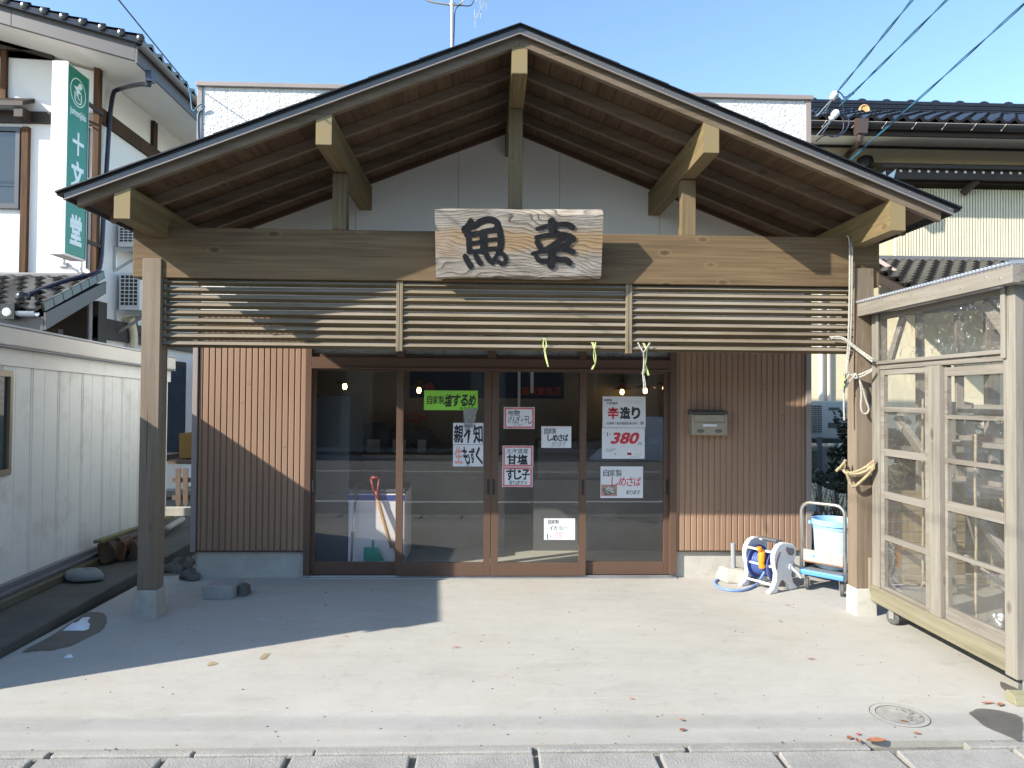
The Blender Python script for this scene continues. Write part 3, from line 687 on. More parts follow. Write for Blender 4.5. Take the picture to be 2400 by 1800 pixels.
# ================================================================ CARVED SIGN BOARD
TL, TR = at(1012.5, 489, Y=5.02), at(1411, 491, Y=5.02); BL, BR = at(1022.8, 663, Y=5.165), at(1407.7, 652.6, Y=5.165)
org = (BL + BR) / 2
sgn = thing('shop_sign_board', 'weathered cedar slab carved with two black brush characters, leaning out from the beam', 'sign', org)
eu = (TR - TL).normalized(); ev = ((TL + TR) / 2 - (BL + BR) / 2); H = ev.length; ev = (ev - eu * ev.dot(eu)).normalized(); en = eu.cross(ev).normalized()   # towards the street
Wd = 1.205; N = 40; Lh = 0.0
fr, bk = [], []
def wob(s, seed): return .004 * math.sin(7 * s + seed) + .003 * math.sin(17 * s + 2 * seed)
b = MB(); idx = []
for k in range(N + 1):
    s = k / N; u = (s - .5) * Wd * (1 + 0)
    ztop_b = H - .002 + wob(s, 1) * .4; live = .03 * max(0, min(1, (s - .33) / .2)) + .004
    ztop_f = ztop_b - live + wob(s, 5) * .8
    zbot_b = -.004 + .012 * s + .010 * math.sin(s * 5.5 + .4); zbot_f = zbot_b + .036 - .014 * (1 - s) + wob(s, 3)
    ff = .5 + (.5 - s) * 0
    base = org + eu * u
    idx.append([base + ev * zbot_f + en * .0, base + ev * ztop_f + en * .0, base + ev * ztop_b - en * .075, base + ev * zbot_b - en * .075])
for k in range(N):
    A, B = idx[k], idx[k + 1]
    b.quad(A[0], B[0], B[1], A[1]); b.quad(A[1], B[1], B[2], A[2]); b.quad(A[2], B[2], B[3], A[3]); b.quad(A[3], B[3], B[0], A[0])
b.face([idx[0][q] for q in (3, 0, 1, 2)]); b.face([idx[N][q] for q in (2, 1, 0, 3)])
b.build('board', M['slab'], sgn, smooth=.5)
sc = 1.205 / 1985.0
def sf(x, y, lift=0.0): return org + eu * ((x - 1118) * sc) + ev * (H / 2 + (533 - y) * sc * 1.02 + .004) + en * (.0012 + lift)
M['burnt'] = plain('burnt_black_lettering', (.013, .0135, .016), .7, var=.4, scale=20, bmp=.3, spec=.25)
b = MB(); q = 0
def st(pts, w):
    global q; stroke(b, pts, w, sf, 0, q * .0003); q += 1
st([(548, 268), (535, 300), (500, 340), (478, 370)], [72, 84]); st([(590, 320), (690, 255), (790, 245), (858, 280), (868, 320), (835, 365)], [80, 74])
st([(478, 360), (560, 330), (640, 285)], [90, 40])
st([(524, 400), (522, 520), (530, 615)], [72, 66]); st([(880, 350), (900, 440), (905, 520), (880, 600)], [74, 84])
st([(500, 425), (640, 408), (760, 372), (890, 362)], [66, 66]); st([(694, 400), (696, 500), (702, 610)], [92, 92])
st([(515, 528), (640, 505), (770, 478), (890, 468)], [50, 50]); st([(520, 618), (640, 610), (780, 580), (885, 578)], [56, 50])
st([(476, 668), (500, 720), (540, 780)], [62, 74]); st([(600, 655), (622, 705), (655, 745)], [58, 66])
st([(728, 645), (748, 700), (800, 738)], [60, 64]); st([(796, 738), (830, 690), (872, 620)], [52, 44])
st([(872, 628), (925, 632), (962, 680), (955, 735), (915, 760), (872, 728)], [50, 56])
b.build('character', M['burnt'], sgn); b = MB()
st([(1500, 270), (1512, 330), (1525, 400)], [96, 104]); st([(1330, 352), (1450, 318), (1600, 298), (1700, 300), (1745, 330)], [46, 72])
st([(1320, 448), (1450, 420), (1600, 412), (1700, 425), (1755, 462)], [50, 80]); st([(1640, 450), (1520, 535), (1400, 600), (1275, 636)], [72, 40])
st([(1335, 500), (1350, 540), (1378, 572)], [72, 60]); st([(1725, 478), (1690, 530), (1600, 565), (1480, 580)], [74, 70])
st([(1400, 600), (1520, 592), (1650, 570), (1762, 612)], [60, 66]); st([(1512, 600), (1508, 700), (1503, 770)], [98, 92])
st([(1325, 668), (1350, 715), (1440, 722), (1560, 702), (1680, 698), (1722, 738)], [52, 76])
for f in range(len(b.f)): pass
b.build('character', M['burnt'], sgn)

# ================================================================ NOTICES ON THE GLASS
M['photopink'] = plain('printed_pink', (.42, .24, .20), .6, var=.2, scale=40); M['photogreen'] = plain('printed_dark_green', (.11, .12, .085), .6, var=.3, scale=40); M['photosilver'] = plain('printed_silver', (.42, .44, .42), .6, var=.35, scale=60)
def notice(name, label, quad, mat, texts, y=DY - .034, border=None, curl=0.0):
    """quad: left, right, top, bottom in photo pixels; texts: (string, u0, u1, v0, v1, bold, material slot, jitter, shear)"""
    x0, x1 = at(quad[0], quad[2], Y=y).x, at(quad[1], quad[2], Y=y).x; z1, z0 = at(quad[0], quad[2], Y=y).z, at(quad[0], quad[3], Y=y).z
    dz_ = at(quad[1], quad[2], Y=y).z - z1
    t = thing(name, label, 'notice', ((x0 + x1) / 2, y, z0))
    def fn(u, v, lift=0): return V((x0 + (x1 - x0) * u, y - .0012 - lift - curl * 4 * (u - .5) ** 2 * (1 - v), z0 + (z1 - z0) * v + dz_ * u * .35))
    b = MB(); n = 8
    P = [[fn(i / n, j / 2, 0) for i in range(n + 1)] for j in range(3)]
    for j in range(2):
        for i in range(n): b.quad(P[j][i], P[j][i + 1], P[j + 1][i + 1], P[j + 1][i])
    Q = [[p + V((0, .0008, 0)) for p in r] for r in P]
    for j in range(2):
        for i in range(n): b.quad(Q[j][i + 1], Q[j][i], Q[j + 1][i], Q[j + 1][i + 1])
    b.build('paper', mat, t)
    if border:
        b = MB(); o_, w, h = .02, border, border * 1.35
        for u0, u1, v0, v1 in ((o_, 1 - o_, 1 - o_ - h, 1 - o_), (o_, 1 - o_, o_, o_ + h), (o_, o_ + w, o_ + h, 1 - o_ - h), (1 - o_ - w, 1 - o_, o_ + h, 1 - o_ - h)):
            for i in range(4):
                a, c = u0 + (u1 - u0) * i / 4, u0 + (u1 - u0) * (i + 1) / 4
                b.quad(fn(a, v0, .0004), fn(c, v0, .0004), fn(c, v1, .0004), fn(a, v1, .0004))
        b.build('border', M['redborder'], t)
    pic = MB(); b = MB(); mats = [M['black'], M['red'], M['pink'], M['inkfade'], M['orange'], M['photopink'], M['photogreen'], M['photosilver']]
    for s in texts:
        if s[0] == 'poly':
            pic.face([fn(u, v, .0004 + .00008 * s[3]) for u, v in s[1]], s[2]); continue
        if s[0] is None:                      # a plain printed block
            _, u0, u1, v0, v1, sl = s; pic.quad(fn(u0, v0, .0005), fn(u1, v0, .0005), fn(u1, v1, .0005), fn(u0, v1, .0005), sl); continue
        body, u0, u1, v0, v1, bold, sl, jit, sh = s
        write(b, body, u0, u1, v0, v1, lambda u, v, l=0: fn(u, v, .0009 + l), bold, jit, sh, sl, asp=(x1 - x0) / (z1 - z0))
    b.build('lettering', mats, t)
    if pic.f: pic.build('printed_picture', mats, t)
    return t
notice('paper_notice', 'long fluorescent green strip with black handwriting, high on the second door from the left', (994, 1120, 915, 961), M['green'],
       [('自家製', .05, .38, .30, .74, .012, 0, .06, 0), ('塩するめ', .38, .97, .20, .80, .035, 0, .05, .06), ('有ります', .66, .93, .03, .16, 0, 0, .1, .1)])
notice('paper_notice', 'white sheet with three bold black characters, upper of the pair on the second door', (1062, 1133, 991, 1041.5), M['paper'],
       [('親不知', .03, .98, .08, .90, .03, 0, .05, 0)])
notice('paper_notice', 'white sheet with a faded pink character, lower of the pair on the second door', (1062, 1133, 1042.5, 1093), M['paper'],
       [('生', .05, .33, .14, .90, .04, 2, .02, 0), ('もずく', .33, .95, .10, .90, .03, 0, .08, -.1), ('あり', .44, .62, .01, .09, 0, 0, .1, .1)], curl=.003)
notice('paper_notice', 'small red-bordered sheet with thin black script, alone near the top of the third door', (1181, 1253, 954, 1004.5), M['paper'],
       [('地物', .12, .52, .60, .86, .01, 0, .1, 0), ('げんぎょ干し', .14, .92, .24, .58, .008, 0, .1, 0), ('有ります', .30, .62, .11, .21, 0, 3, .1, .15)], border=.06)
notice('paper_notice', 'red-bordered sheet with two heavy black characters, upper of the joined pair on the third door', (1178, 1250, 1044.5, 1094), M['paper'],
       [('北海道産', .12, .84, .62, .87, .004, 0, .08, 0), ('甘塩', .14, .82, .12, .58, .045, 0, .04, 0)], border=.06)
notice('paper_notice', 'red-bordered sheet with curled lower edge, lower of the joined pair on the third door', (1177, 1248.5, 1095, 1141), M['paper'],
       [('すじ子', .13, .90, .36, .90, .035, 0, .06, 0), ('有ります。', .22, .84, .10, .33, .004, 0, .1, .15)], border=.06, curl=.006)
notice('paper_notice', 'white handwritten sheet with thin red corner lines on the right half of the third door', (1268.7, 1339, 999, 1049.5), M['paper'],
       [('自家製', .09, .50, .64, .92, .01, 0, .1, .05), ('しめさば', .20, .90, .32, .62, .035, 0, .06, 0), ('あります', .34, .82, .06, .28, 0, 3, .1, .15),
        (None, .02, .98, .96, .975, 2), (None, .015, .03, .05, .96, 2)])
notice('paper_notice', 'crumpled white sheet with pale red price, lowest notice on the third door', (1275, 1347.7, 1215, 1265), M['paper'],
       [('自家製', .12, .48, .74, .95, .006, 0, .1, 0), ('イカ', .17, .43, .44, .66, .008, 0, .06, .1), ('塩から', .47, .86, .46, .66, -.004, 3, .12, .1),
        ('1ケ', .06, .27, .03, .28, .004, 0, .05, 0), ('200', .32, .62, .08, .36, -.004, 2, .1, .3), ('円', .80, .92, .02, .12, 0, 2, .1, 0)], curl=.004)
notice('paper_notice', 'printed sheet with one red and two black big characters at top of fourth door', (1412.5, 1513, 929, 1002), M['paper'],
       [('自家製', .04, .22, .84, .92, .012, 0, 0, 0), ('イカの塩辛', .08, .35, .74, .82, .012, 0, 0, 0), ('辛', .11, .38, .28, .66, .045, 1, 0, 0), ('造り', .40, .90, .28, .66, .045, 0, 0, 0),
        ('大好評!地方発送も承り中!', .09, .85, .09, .18, .012, 0, 0, 0), ('ピリッとからくてうまい', .50, .92, .84, .87, -.002, 3, 0, 0), ('ごはんにもお酒にも', .58, .92, .79, .82, -.002, 3, 0, 0),
        (None, .88, .96, .10, .20, 3)], y=DY + .004)
notice('paper_notice', 'printed white sheet with a large slanted red 380 price on the fourth door', (1411, 1511, 1003, 1075), M['paper'],
       [('1ケ', .10, .22, .73, .86, .02, 0, 0, 0), ('380', .22, .88, .49, .85, .04, 1, 0, .22), ('円', .85, .93, .44, .53, .01, 0, 0, 0),
        ('ぜんぶ自家製', .09, .32, .29, .33, 0, 0, 0, 0), ('保存料なし', .09, .28, .23, .27, 0, 0, 0, 0), ('L', .305, .345, .13, .20, .01, 0, 0, 0), (None, .59, .69, .12, .20, 1), (None, .61, .67, .14, .18, 5),
        (None, .74, .93, .155, .16, 3), (None, .74, .93, .125, .13, 3), (None, .40, .66, .39, .394, 3), ('だから旨い!', .67, .92, .03, .08, -.002, 3, 0, 0)], y=DY + .004)
t = notice('paper_notice', 'white sheet with red brush script and a small fish photo, lowest on fourth door', (1407.5, 1507, 1093, 1167), M['paper'],
       [('自家製', .06, .50, .68, .90, .004, 0, 0, 0), ('しめさば', .25, .96, .38, .66, .008, 1, .04, .05), ('あります', .60, .94, .11, .25, .004, 0, .04, .06),
        ('poly', [(.015, .06), (.39, .06), (.39, .42), (.015, .42)], 5, 0), ('poly', [(.04, .30), (.12, .09), (.37, .14), (.30, .37)], 6, 1),
        ('poly', [(.10, .27), (.30, .15), (.35, .17), (.33, .21), (.15, .33)], 7, 2), ('poly', [(.13, .32), (.25, .26), (.33, .24), (.30, .33), (.20, .36)], 7, 3), ('poly', [(.09, .22), (.16, .13), (.22, .13), (.14, .23)], 3, 4)], y=DY + .004)
# clear tape flap hanging between the green strip and the white pair
b = MB(); pts = [at(px, py, Y=DY - .045) for px, py in ((1086, 960), (1100, 958), (1118, 956), (1114, 985), (1108, 1000), (1090, 1012), (1087, 985))]
b.prism(pts, (0, .0012, 0)); tag(b.build('plastic_film_scrap', M['fglass']), 'torn scrap of clear plastic hanging below the fluorescent green strip', 'plastic scrap')

# ================================================================ MAILBOX
y1 = 6.348; x0, x1 = at(1621, 990, Y=6.25).x, at(1703, 990, Y=6.25).x; z1, z0 = 1.50, 1.285
mb_ = thing('mailbox', 'weathered cream metal letter box hung on the brown ribbed wall right of the doors', 'mailbox', ((x0 + x1) / 2, y1, z0))
mm = plain('weathered_cream_enamel', (.34, .30, .235), .5, var=.08, dirt=(.21, .17, .12), scale=8)
b = MB(); b.box(x0, x1, 6.25, y1, z0, z1 - .03); b.box(x0 + .004, x1 - .004, 6.243, 6.25, z0 + .01, z0 + .115); b.box(x0 - .002, x0 + .018, 6.238, 6.252, z0, z1 - .03); b.box(x1 - .018, x1 + .002, 6.238, 6.252, z0, z1 - .03); b.build('body', mm, mb_, bevel=.003)
b = MB(); b.prism([(x0 - .008, 6.228, z1 - .026), (x0 - .008, y1, z1 - .03), (x0 - .008, y1, z1 + .012), (x0 - .008, 6.235, z1 - .008)], (x1 - x0 + .016, 0, 0)); b.build('lid', plain('tarnished_steel_lid', (.14, .13, .115), .4, metal=.4), mb_, bevel=.002)
b = MB(); b.box(x0 + .022, x1 - .022, 6.242, 6.249, z0 + .123, z1 - .036); b.build('flap', mm, mb_, bevel=.002)
b = MB(); b.box(x0 + .10, x1 - .09, 6.239, 6.2425, z0 + .078, z0 + .098); b.build('name_plate', M['paper'], mb_)
for xs in (x0 + .078, x1 - .075):
    b = MB(); b.lathe([(.034, 0), (.034, .004), (.026, .0045)], (0, 0, 0), (0, -1, 0), 18)
    for v in b.v: v.z = v.z * .5 + z0 + .038; v.x += xs; v.y += 6.243
    b.build('slot', plain('grey_slot_shield', (.15, .145, .135), .5, metal=.3), mb_)
# ================================================================ THINGS ON THE GROUND, RIGHT
# --- hose reel
hr = thing('hose_reel', 'white garden hose reel wound with blue hose, an orange nozzle at its front', 'hose reel', (2.42, 6.03, 0))
ax = V((math.cos(math.radians(60)), -math.sin(math.radians(60)), 0)); bx = V((math.sin(math.radians(60)), math.cos(math.radians(60)), 0)); UP = V((0, 0, 1))
rc = V((2.42, 6.03, 0))
outer = [(-.185, 0), (-.185, .022), (-.14, .045), (-.105, .10), (-.098, .16), (-.125, .23), (-.135, .29), (-.115, .35), (-.07, .395), (-.015, .41), (.06, .40), (.12, .385), (.165, .355), (.165, .30),
         (.14, .24), (.11, .19), (.105, .12), (.13, .06), (.18, .022), (.18, 0), (.075, 0), (.062, .055), (.02, .095), (-.03, .095), (-.068, .055), (-.08, 0)]
for sgn_ in (-1, 1):
    b = MB(); o_ = rc + ax * (sgn_ * .145) - ax * .020
    b.prism([o_ + bx * p + UP * z for p, z in outer], ax * .040)
    side = b.build('side_frame', M['whitepl'], hr, bevel=.013)
    if sgn_ > 0:
        b = MB(); b.prism([o_ + ax * .0405 + bx * p + UP * z for p, z in [(-.108, .20), (-.092, .20), (-.088, .25), (-.06, .31), (-.045, .335), (-.065, .335), (-.10, .28), (-.113, .24)]], ax * .004); b.build('grip_inlay', M['greymetal'], side)
        b = MB(); b.prism([o_ + ax * .0405 + bx * p + UP * z for p, z in [(.03, .37), (.125, .345), (.13, .31), (.105, .29), (.06, .30), (.02, .345)]], ax * .004); b.build('grip_inlay', M['greymetal'], side)
for p, z in ((-.12, .335), (-.108, .21), (.06, .385), (-.10, .06)): b = MB(); b.cyl(rc - ax * .124 + bx * p + UP * z, rc + ax * .124 + bx * p + UP * z, .010, 10); b.build('cross_rod', M['whitepl'], hr, smooth=.7)
b = MB(); b.box(0, 0, 0, 0, 0, 0) if False else None
b.prism([rc - ax * .10 + bx * p + UP * z for p, z in [(-.02, .405), (.07, .398), (.07, .412), (-.02, .42)]], ax * .2); b.build('carry_handle', M['greymetal'], hr, bevel=.005)
dc = rc + bx * .0 + UP * .205
b = MB(); b.lathe([(.052, -.10), (.052, .10)], dc, ax, 24)
for s in (-1, 1): b.lathe([(.142, -.004), (.142, .004)], dc + ax * (s * .100), ax, 28)
b.build('drum', M['hose'], hr, smooth=.6)
b = MB(); pts = []
for lay in range(3):
    r = .066 + lay * .0195
    for k in range(9 * 16 + 1): t = k / (9 * 16); s = (t - .5) * .176 * (1 if lay % 2 == 0 else -1); an = -2 * math.pi * k / 16; pts.append(dc + ax * s + (bx * math.cos(an) + UP * math.sin(an)) * (r + (.004 * math.sin(k * .37))))
b.tube(pts, .0098, 7); b.build('wound_hose', M['hose'], hr, smooth=True)
g = lambda px, py, z=.011: at(px, py, Z=z)
p0 = rc + ax * .05 - bx * .155 + UP * .275
pts = [rc + ax * .06 - bx * .14 + UP * .30, p0, at(1795, 1335, Y=5.95), at(1785, 1352, Y=5.95), g(1775, 1369), g(1757, 1380), g(1735, 1385), g(1710, 1384), g(1690, 1379), g(1676, 1370), g(1674, 1363), g(1684, 1357), g(1702, 1355), g(1730, 1354), g(1755, 1353), g(1775, 1352), g(1790, 1352)]
def smooth_path(pts, n=3):
    pts = [V(p) for p in pts]
    for _ in range(n):
        q = [pts[0]]
        for a, c in zip(pts, pts[1:]): q += [a * .75 + c * .25, a * .25 + c * .75]
        pts = q + [pts[-1]]
    return pts
b = MB(); b.tube(smooth_path(pts), .0105, 9); b.build('loose_hose', plain('faded_blue_hose', (.16, .27, .56), .45, var=.08), hr, smooth=True)
b = MB(); c = rc + ax * .055 - bx * .148
b.tube([c + UP * .245, c + UP * .30, c + UP * .335 + bx * .01], [.026, .030, .024], 12); b.tube([c + UP * .335 + bx * .01, c + UP * .352 - bx * .03], [.016, .019], 12); b.lathe([(.022, 0), (.022, .02)], c + UP * .352 - bx * .03, UP, 14)
b.tube([c + UP * .25 - bx * .005, c + UP * .20 + bx * .01], [.02, .03], 10); b.build('nozzle', M['orange'], hr, smooth=.7)
b = MB(); c = rc + ax * .17 + bx * .075 + UP * .2; b.cyl(c - ax * .02, c + ax * .012, .026, 14); b.tube([c, c + ax * .025 + bx * .06 - UP * .05, c + ax * .03 + bx * .10 - UP * .095], [.017, .016, .014], 10); b.build('crank', M['whitepl'], hr, smooth=.7)

# --- stake pipe in a concrete foot
pf = thing('pipe_stake', 'short grey pipe standing in a rough concrete block beside the blue hose', 'pipe', (2.19, 6.24, 0))
b = MB(); b.hull8([(2.095, 6.145, 0), (2.32, 6.10, 0), (2.36, 6.28, 0), (2.04, 6.32, 0), (2.112, 6.19, .125), (2.29, 6.165, .112), (2.30, 6.27, .118), (2.085, 6.295, .13)]); b.build('concrete_foot', M['concblock'], pf, bevel=.02)
b = MB(); b.cyl((2.195, 6.23, .10), (2.19, 6.23, .335), .021, 14); b.build('pipe', M['greymetal'] if False else plain('grey_pvc_pipe', (.30, .32, .34), .5), pf, smooth=.7)

# --- platform hand truck
hu = V((.66, -.75, 0)).normalized(); ht = V((.75, .66, 0)).normalized()
A0 = V((2.665, 5.95, 0)); WD = .36; LN = .58
ct = thing('hand_truck', 'blue platform hand truck with a chrome tube handle, parked behind the right post', 'hand truck', A0 + hu * .2 + ht * .3)
c = A0 + hu * (WD / 2) + ht * (LN / 2) + UP * .155
b = MB(); b.obox(c, hu * (WD / 2), ht * (LN / 2), UP * .02); b.build('deck', M['bluecart'], ct, bevel=.008)
b = MB(); b.obox(c + UP * .022, hu * (WD / 2 - .02), ht * (LN / 2 - .02), UP * .003); b.build('deck_mat', M['deckmat'], ct)
hp = A0 + ht * .03
R_ = .075; zt = .74
pts = [hp + UP * .13, hp + UP * (zt - R_)] + [hp + hu * (R_ - R_ * math.cos(a)) + UP * (zt - R_ + R_ * math.sin(a)) for a in (.4, .8, 1.2, 1.57)]
pts += [hp + hu * (WD - R_ + R_ * math.sin(a)) + UP * (zt - R_ + R_ * math.cos(a)) for a in (0, .4, .8, 1.2, 1.57)] + [hp + hu * WD + UP * .13]
b = MB(); b.tube(pts, .0145, 10); b.build('handle', M['chrome'], ct, smooth=True)
b = MB(); b.prism([hp - ht * .004 + hu * .015 + UP * .245, hp - ht * .004 + hu * (WD - .015) + UP * .245, hp - ht * .004 + hu * (WD - .015) + UP * .345, hp - ht * .004 + hu * .015 + UP * .345], ht * .006); pn = b.build('panel', plain('scuffed_grey_panel', (.33, .335, .335), .5, var=.06, dirt=(.26, .25, .23)), ct, bevel=.003)
b = MB(); pc = hp - ht * .0055 + hu * (WD * .45) + UP * .295
def rrect(cx, u, v, w, h, r):
    out = []
    for sx, sy, a0 in ((1, -1, -90), (1, 1, 0), (-1, 1, 90), (-1, -1, 180)):
        for k in range(5): a = math.radians(a0 + k * 22.5); out.append(cx + u * (sx * (w - r) + r * math.cos(a)) + v * (sy * (h - r) + r * math.sin(a)))
    return out
b.prism(rrect(pc, hu, UP, .085, .026, .02), -ht * .0006, 0); b.prism(rrect(pc - ht * .0008, hu, UP, .080, .021, .017), -ht * .0006, 1)
pl = pc - ht * .0018 - hu * .055; b.prism([pl + hu * (.014 * math.cos(a)) + UP * (.014 * math.sin(a)) for a in [k * .524 for k in range(12)]], -ht * .0004, 2)
write(b, 'CART', .3, .93, .25, .75, lambda u, v: pc - ht * .0022 + hu * ((u - .5) * .16) + UP * ((v - .5) * .042), .03, 0, .1, 3) if False else None
for k in range(5):        # the worn, no longer readable maker's marks
    q = pc - ht * .0018 + hu * (-.022 + k * .02); b.prism([q + UP * -.010, q + hu * .011 + UP * -.010, q + hu * .013 + UP * .010, q + hu * .002 + UP * .010], -ht * .0004, 3)
b.build('maker_plate', [M['pink'], M['whitepl'], M['bluecart'], plain('silver_mark', (.50, .42, .42), .4)], pn)
b = MB(); b.bar(hp + hu * .01 - ht * .003 + UP * .243, hp + hu * (WD - .01) - ht * .003 + UP * .243, .014, .008, UP); b.build('rusty_edge', M['rust'], ct)
for s, t in ((.035, .06), (.325, .06), (.035, .52), (.325, .52)):
    wc = A0 + hu * s + ht * t; w_ = MB(); w_.lathe([(.012, -.016), (.046, -.016), (.052, -.010), (.052, .010), (.046, .016), (.012, .016)], wc + UP * .052, (hu + ht * .4).normalized(), 20); wo = w_.build('caster_wheel', M['rubber'], ct, smooth=.6)
    w_ = MB(); d = (hu + ht * .4).normalized(); e = d.cross(UP)
    for q in (-1, 1): w_.obox(wc + UP * .085 + d * (q * .021), d * .002, e * .022, UP * .045)
    w_.obox(wc + UP * .13, d * .024, e * .026, UP * .003); w_.build('fork', M['chrome'], ct)
# --- bucket on it
bc = A0 + hu * .185 + ht * .25 + UP * .181
bk_ = thing('plastic_bin', 'light blue round plastic bin without a lid, standing on the hand truck', 'bin', bc)
b = MB(); b.lathe([(.0, 0), (.135, 0), (.148, .012), (.168, .34), (.160, .34), (.140, .02), (.0, .02)], bc, UP, 36); b.build('body', M['bucketpale'], bk_, smooth=.7)
b = MB(); b.lathe([(.168, .335), (.172, .33), (.174, .365), (.186, .366), (.188, .405), (.182, .412), (.168, .412), (.163, .40), (.160, .335)], bc, UP, 36)
for a in (2.6, 5.74): d = V((math.cos(a), math.sin(a), 0)); b.obox(bc + d * .19 + UP * .372, d * .012, d.cross(UP) * .03, UP * .012)
b.build('rim', M['bucket'], bk_, smooth=.6)
b = MB()
for k in range(8): a = k * math.pi / 4 + .3; d = V((math.cos(a), math.sin(a), 0)); b.bar(bc + d * .1485 + UP * .014, bc + d * .168 + UP * .335, .004, .002, d)
b.build('rib', M['bucket'], bk_)

# --- dry leaves and grit under the reel
def leaf(px, py, l, w, ang, label, mat='leaf', z=.006, curl=.3):
    l *= .8; w *= .8
    c = at(px, py, Z=z); d = V((math.cos(ang), math.sin(ang), 0)); e = V((-d.y, d.x, 0)); b = MB(); n = 7; R1, R2, C_ = [], [], []
    for k in range(n):
        t = k / (n - 1); ww = w * math.sin(math.pi * (t * .92 + .06)) ; q = c + d * ((t - .5) * l); up = UP * (curl * l * (t - .5) ** 2)
        C_.append(q + up); R1.append(q + up + e * ww / 2 + UP * ww * .35); R2.append(q + up - e * ww / 2 + UP * ww * .25)
    for k in range(n - 1): b.quad(C_[k], C_[k + 1], R1[k + 1], R1[k]); b.quad(R2[k], R2[k + 1], C_[k + 1], C_[k])
    o = b.build('fallen_leaf', M[mat]); return tag(o, label, 'leaf', 'fallen leaves on the concrete')
leaf(2118, 1690, .05, .02, 2.6, 'orange leaf lying on the round manhole cover')
leaf(2055, 1738, .13, .045, .1, 'long brown curled leaf at the kerb below the manhole cover')
leaf(1992, 1730, .05, .03, .6, 'small rounded brown leaf left of the long curled leaf at the kerb')
leaf(2012, 1737, .06, .03, 1.2, 'dark crumpled leaf between two others at the kerb'); leaf(2012, 1721, .035, .018, .2, 'tiny red petal just above the leaves at the kerb', 'leafred')
leaf(2150, 1719, .045, .02, 0, 'pale flat leaf between the manhole cover and the kerb'); leaf(2315, 1648, .10, .02, .2, 'reddish leaf beside the small wooden wheel chock')
leaf(2345, 1652, .07, .03, .5, 'broad orange leaf right against the small wooden wheel chock')
leaf(1901, 1544, .07, .014, .1, 'thin curled leaf alone on the concrete left of the cabinet'); leaf(1845, 1418, .05, .012, -.2, 'thin dry leaf on the concrete before the hose reel')
leaf(1070, 1517, .055, .014, .1, 'thin orange leaf alone near the middle of the concrete'); leaf(1480, 1637, .035, .012, -.3, 'tiny brown leaf in the lower middle of the concrete')
leaf(1600, 1711, .05, .022, .5, 'small reddish leaf with upturned tip near the kerb'); leaf(1599, 1688, .035, .018, .1, 'small flat brown leaf just above the leaf with upturned tip')
leaf(1828, 1456, .03, .018, 1, 'tiny tan leaf on the concrete left of the right post'); leaf(763, 1389, .035, .015, 0, 'tiny reddish leaf in the shade before the doors'); leaf(810, 1491, .03, .012, 0, 'tiny brown leaf just outside the edge of the big shadow')
leaf(763, 1419, .035, .02, .4, 'dark curled leaf in the middle of the big shadow')
# --- manhole cover with a ring groove
mh = at(2108, 1676, Z=0)
t = thing('manhole_cover', 'round cast cover half buried in the concrete near the kerb', 'manhole cover', (mh.x, mh.y, 0))
b = MB(); b.lathe([(.112, 0), (.112, .0025), (.135, .0025), (.135, 0)], mh, UP, 48, caps=False); b.build('rim_ring', M['drive'], t)
b = MB(); b.lathe([(.1085, .0015), (.112, .0018)], mh, UP, 48, caps=False); b.lathe([(.136, .0012), (.140, .0016)], mh, UP, 48, caps=False); rr = random.Random(9)
for k in range(16):
    a = rr.uniform(-1.2, 1.6); r = rr.uniform(.05, .098); q = mh + V((math.cos(a) * r, math.sin(a) * r, .0022)); d = rr.uniform(0, 3.1); l = rr.uniform(.01, .03)
    b.bar(q, q + V((math.cos(d) * l, math.sin(d) * l, 0)), .0025, .0012)
b.build('dark_groove', plain('groove_dirt', (.12, .11, .095), .9, var=.3), t)
b = MB(); b.lathe([(.0, .0012), (.105, .0012)], mh, UP, 40, caps=False); b.build('disc', plain('worn_cover_concrete', (.34, .32, .285), .9, var=.18, scale=14, bmp=.4), t)
# --- loose grit lying on the concrete
b = MB(); rr = random.Random(77)
for k in range(230):
    x, y = rr.uniform(-2.7, 3.6), 3.3 + 2.95 * rr.random() ** 1.6; s = rr.uniform(.0012, .0034); a = rr.uniform(0, 3)
    d = V((math.cos(a) * s * rr.uniform(.8, 1.8), math.sin(a) * s, 0)); e = V((-math.sin(a) * s, math.cos(a) * s, 0)); b.obox((x, y, s * .4), d, e, (0, 0, s * .5))
o = tag(b.build('grit', M['rock'], base=(0, 0, 0)), 'loose dark grit sprinkled over the concrete', 'grit'); o['kind'] = 'stuff'
# --- wheel chock
c = at(2372, 1650, Z=0); b = MB(); b.prism([(c.x, c.y - .03, .002), (c.x, c.y + .05, .002), (c.x, c.y + .045, .06), (c.x, c.y - .015, .045)], (.16, -.02, 0)); tag(b.build('wheel_chock', plain('mossy_wood_offcut', (.26, .24, .15), .85, var=.2, dirt=(.10, .15, .05)), bevel=.004), 'small mossy wooden wedge on the ground in front of the cabinet wheel', 'chock')

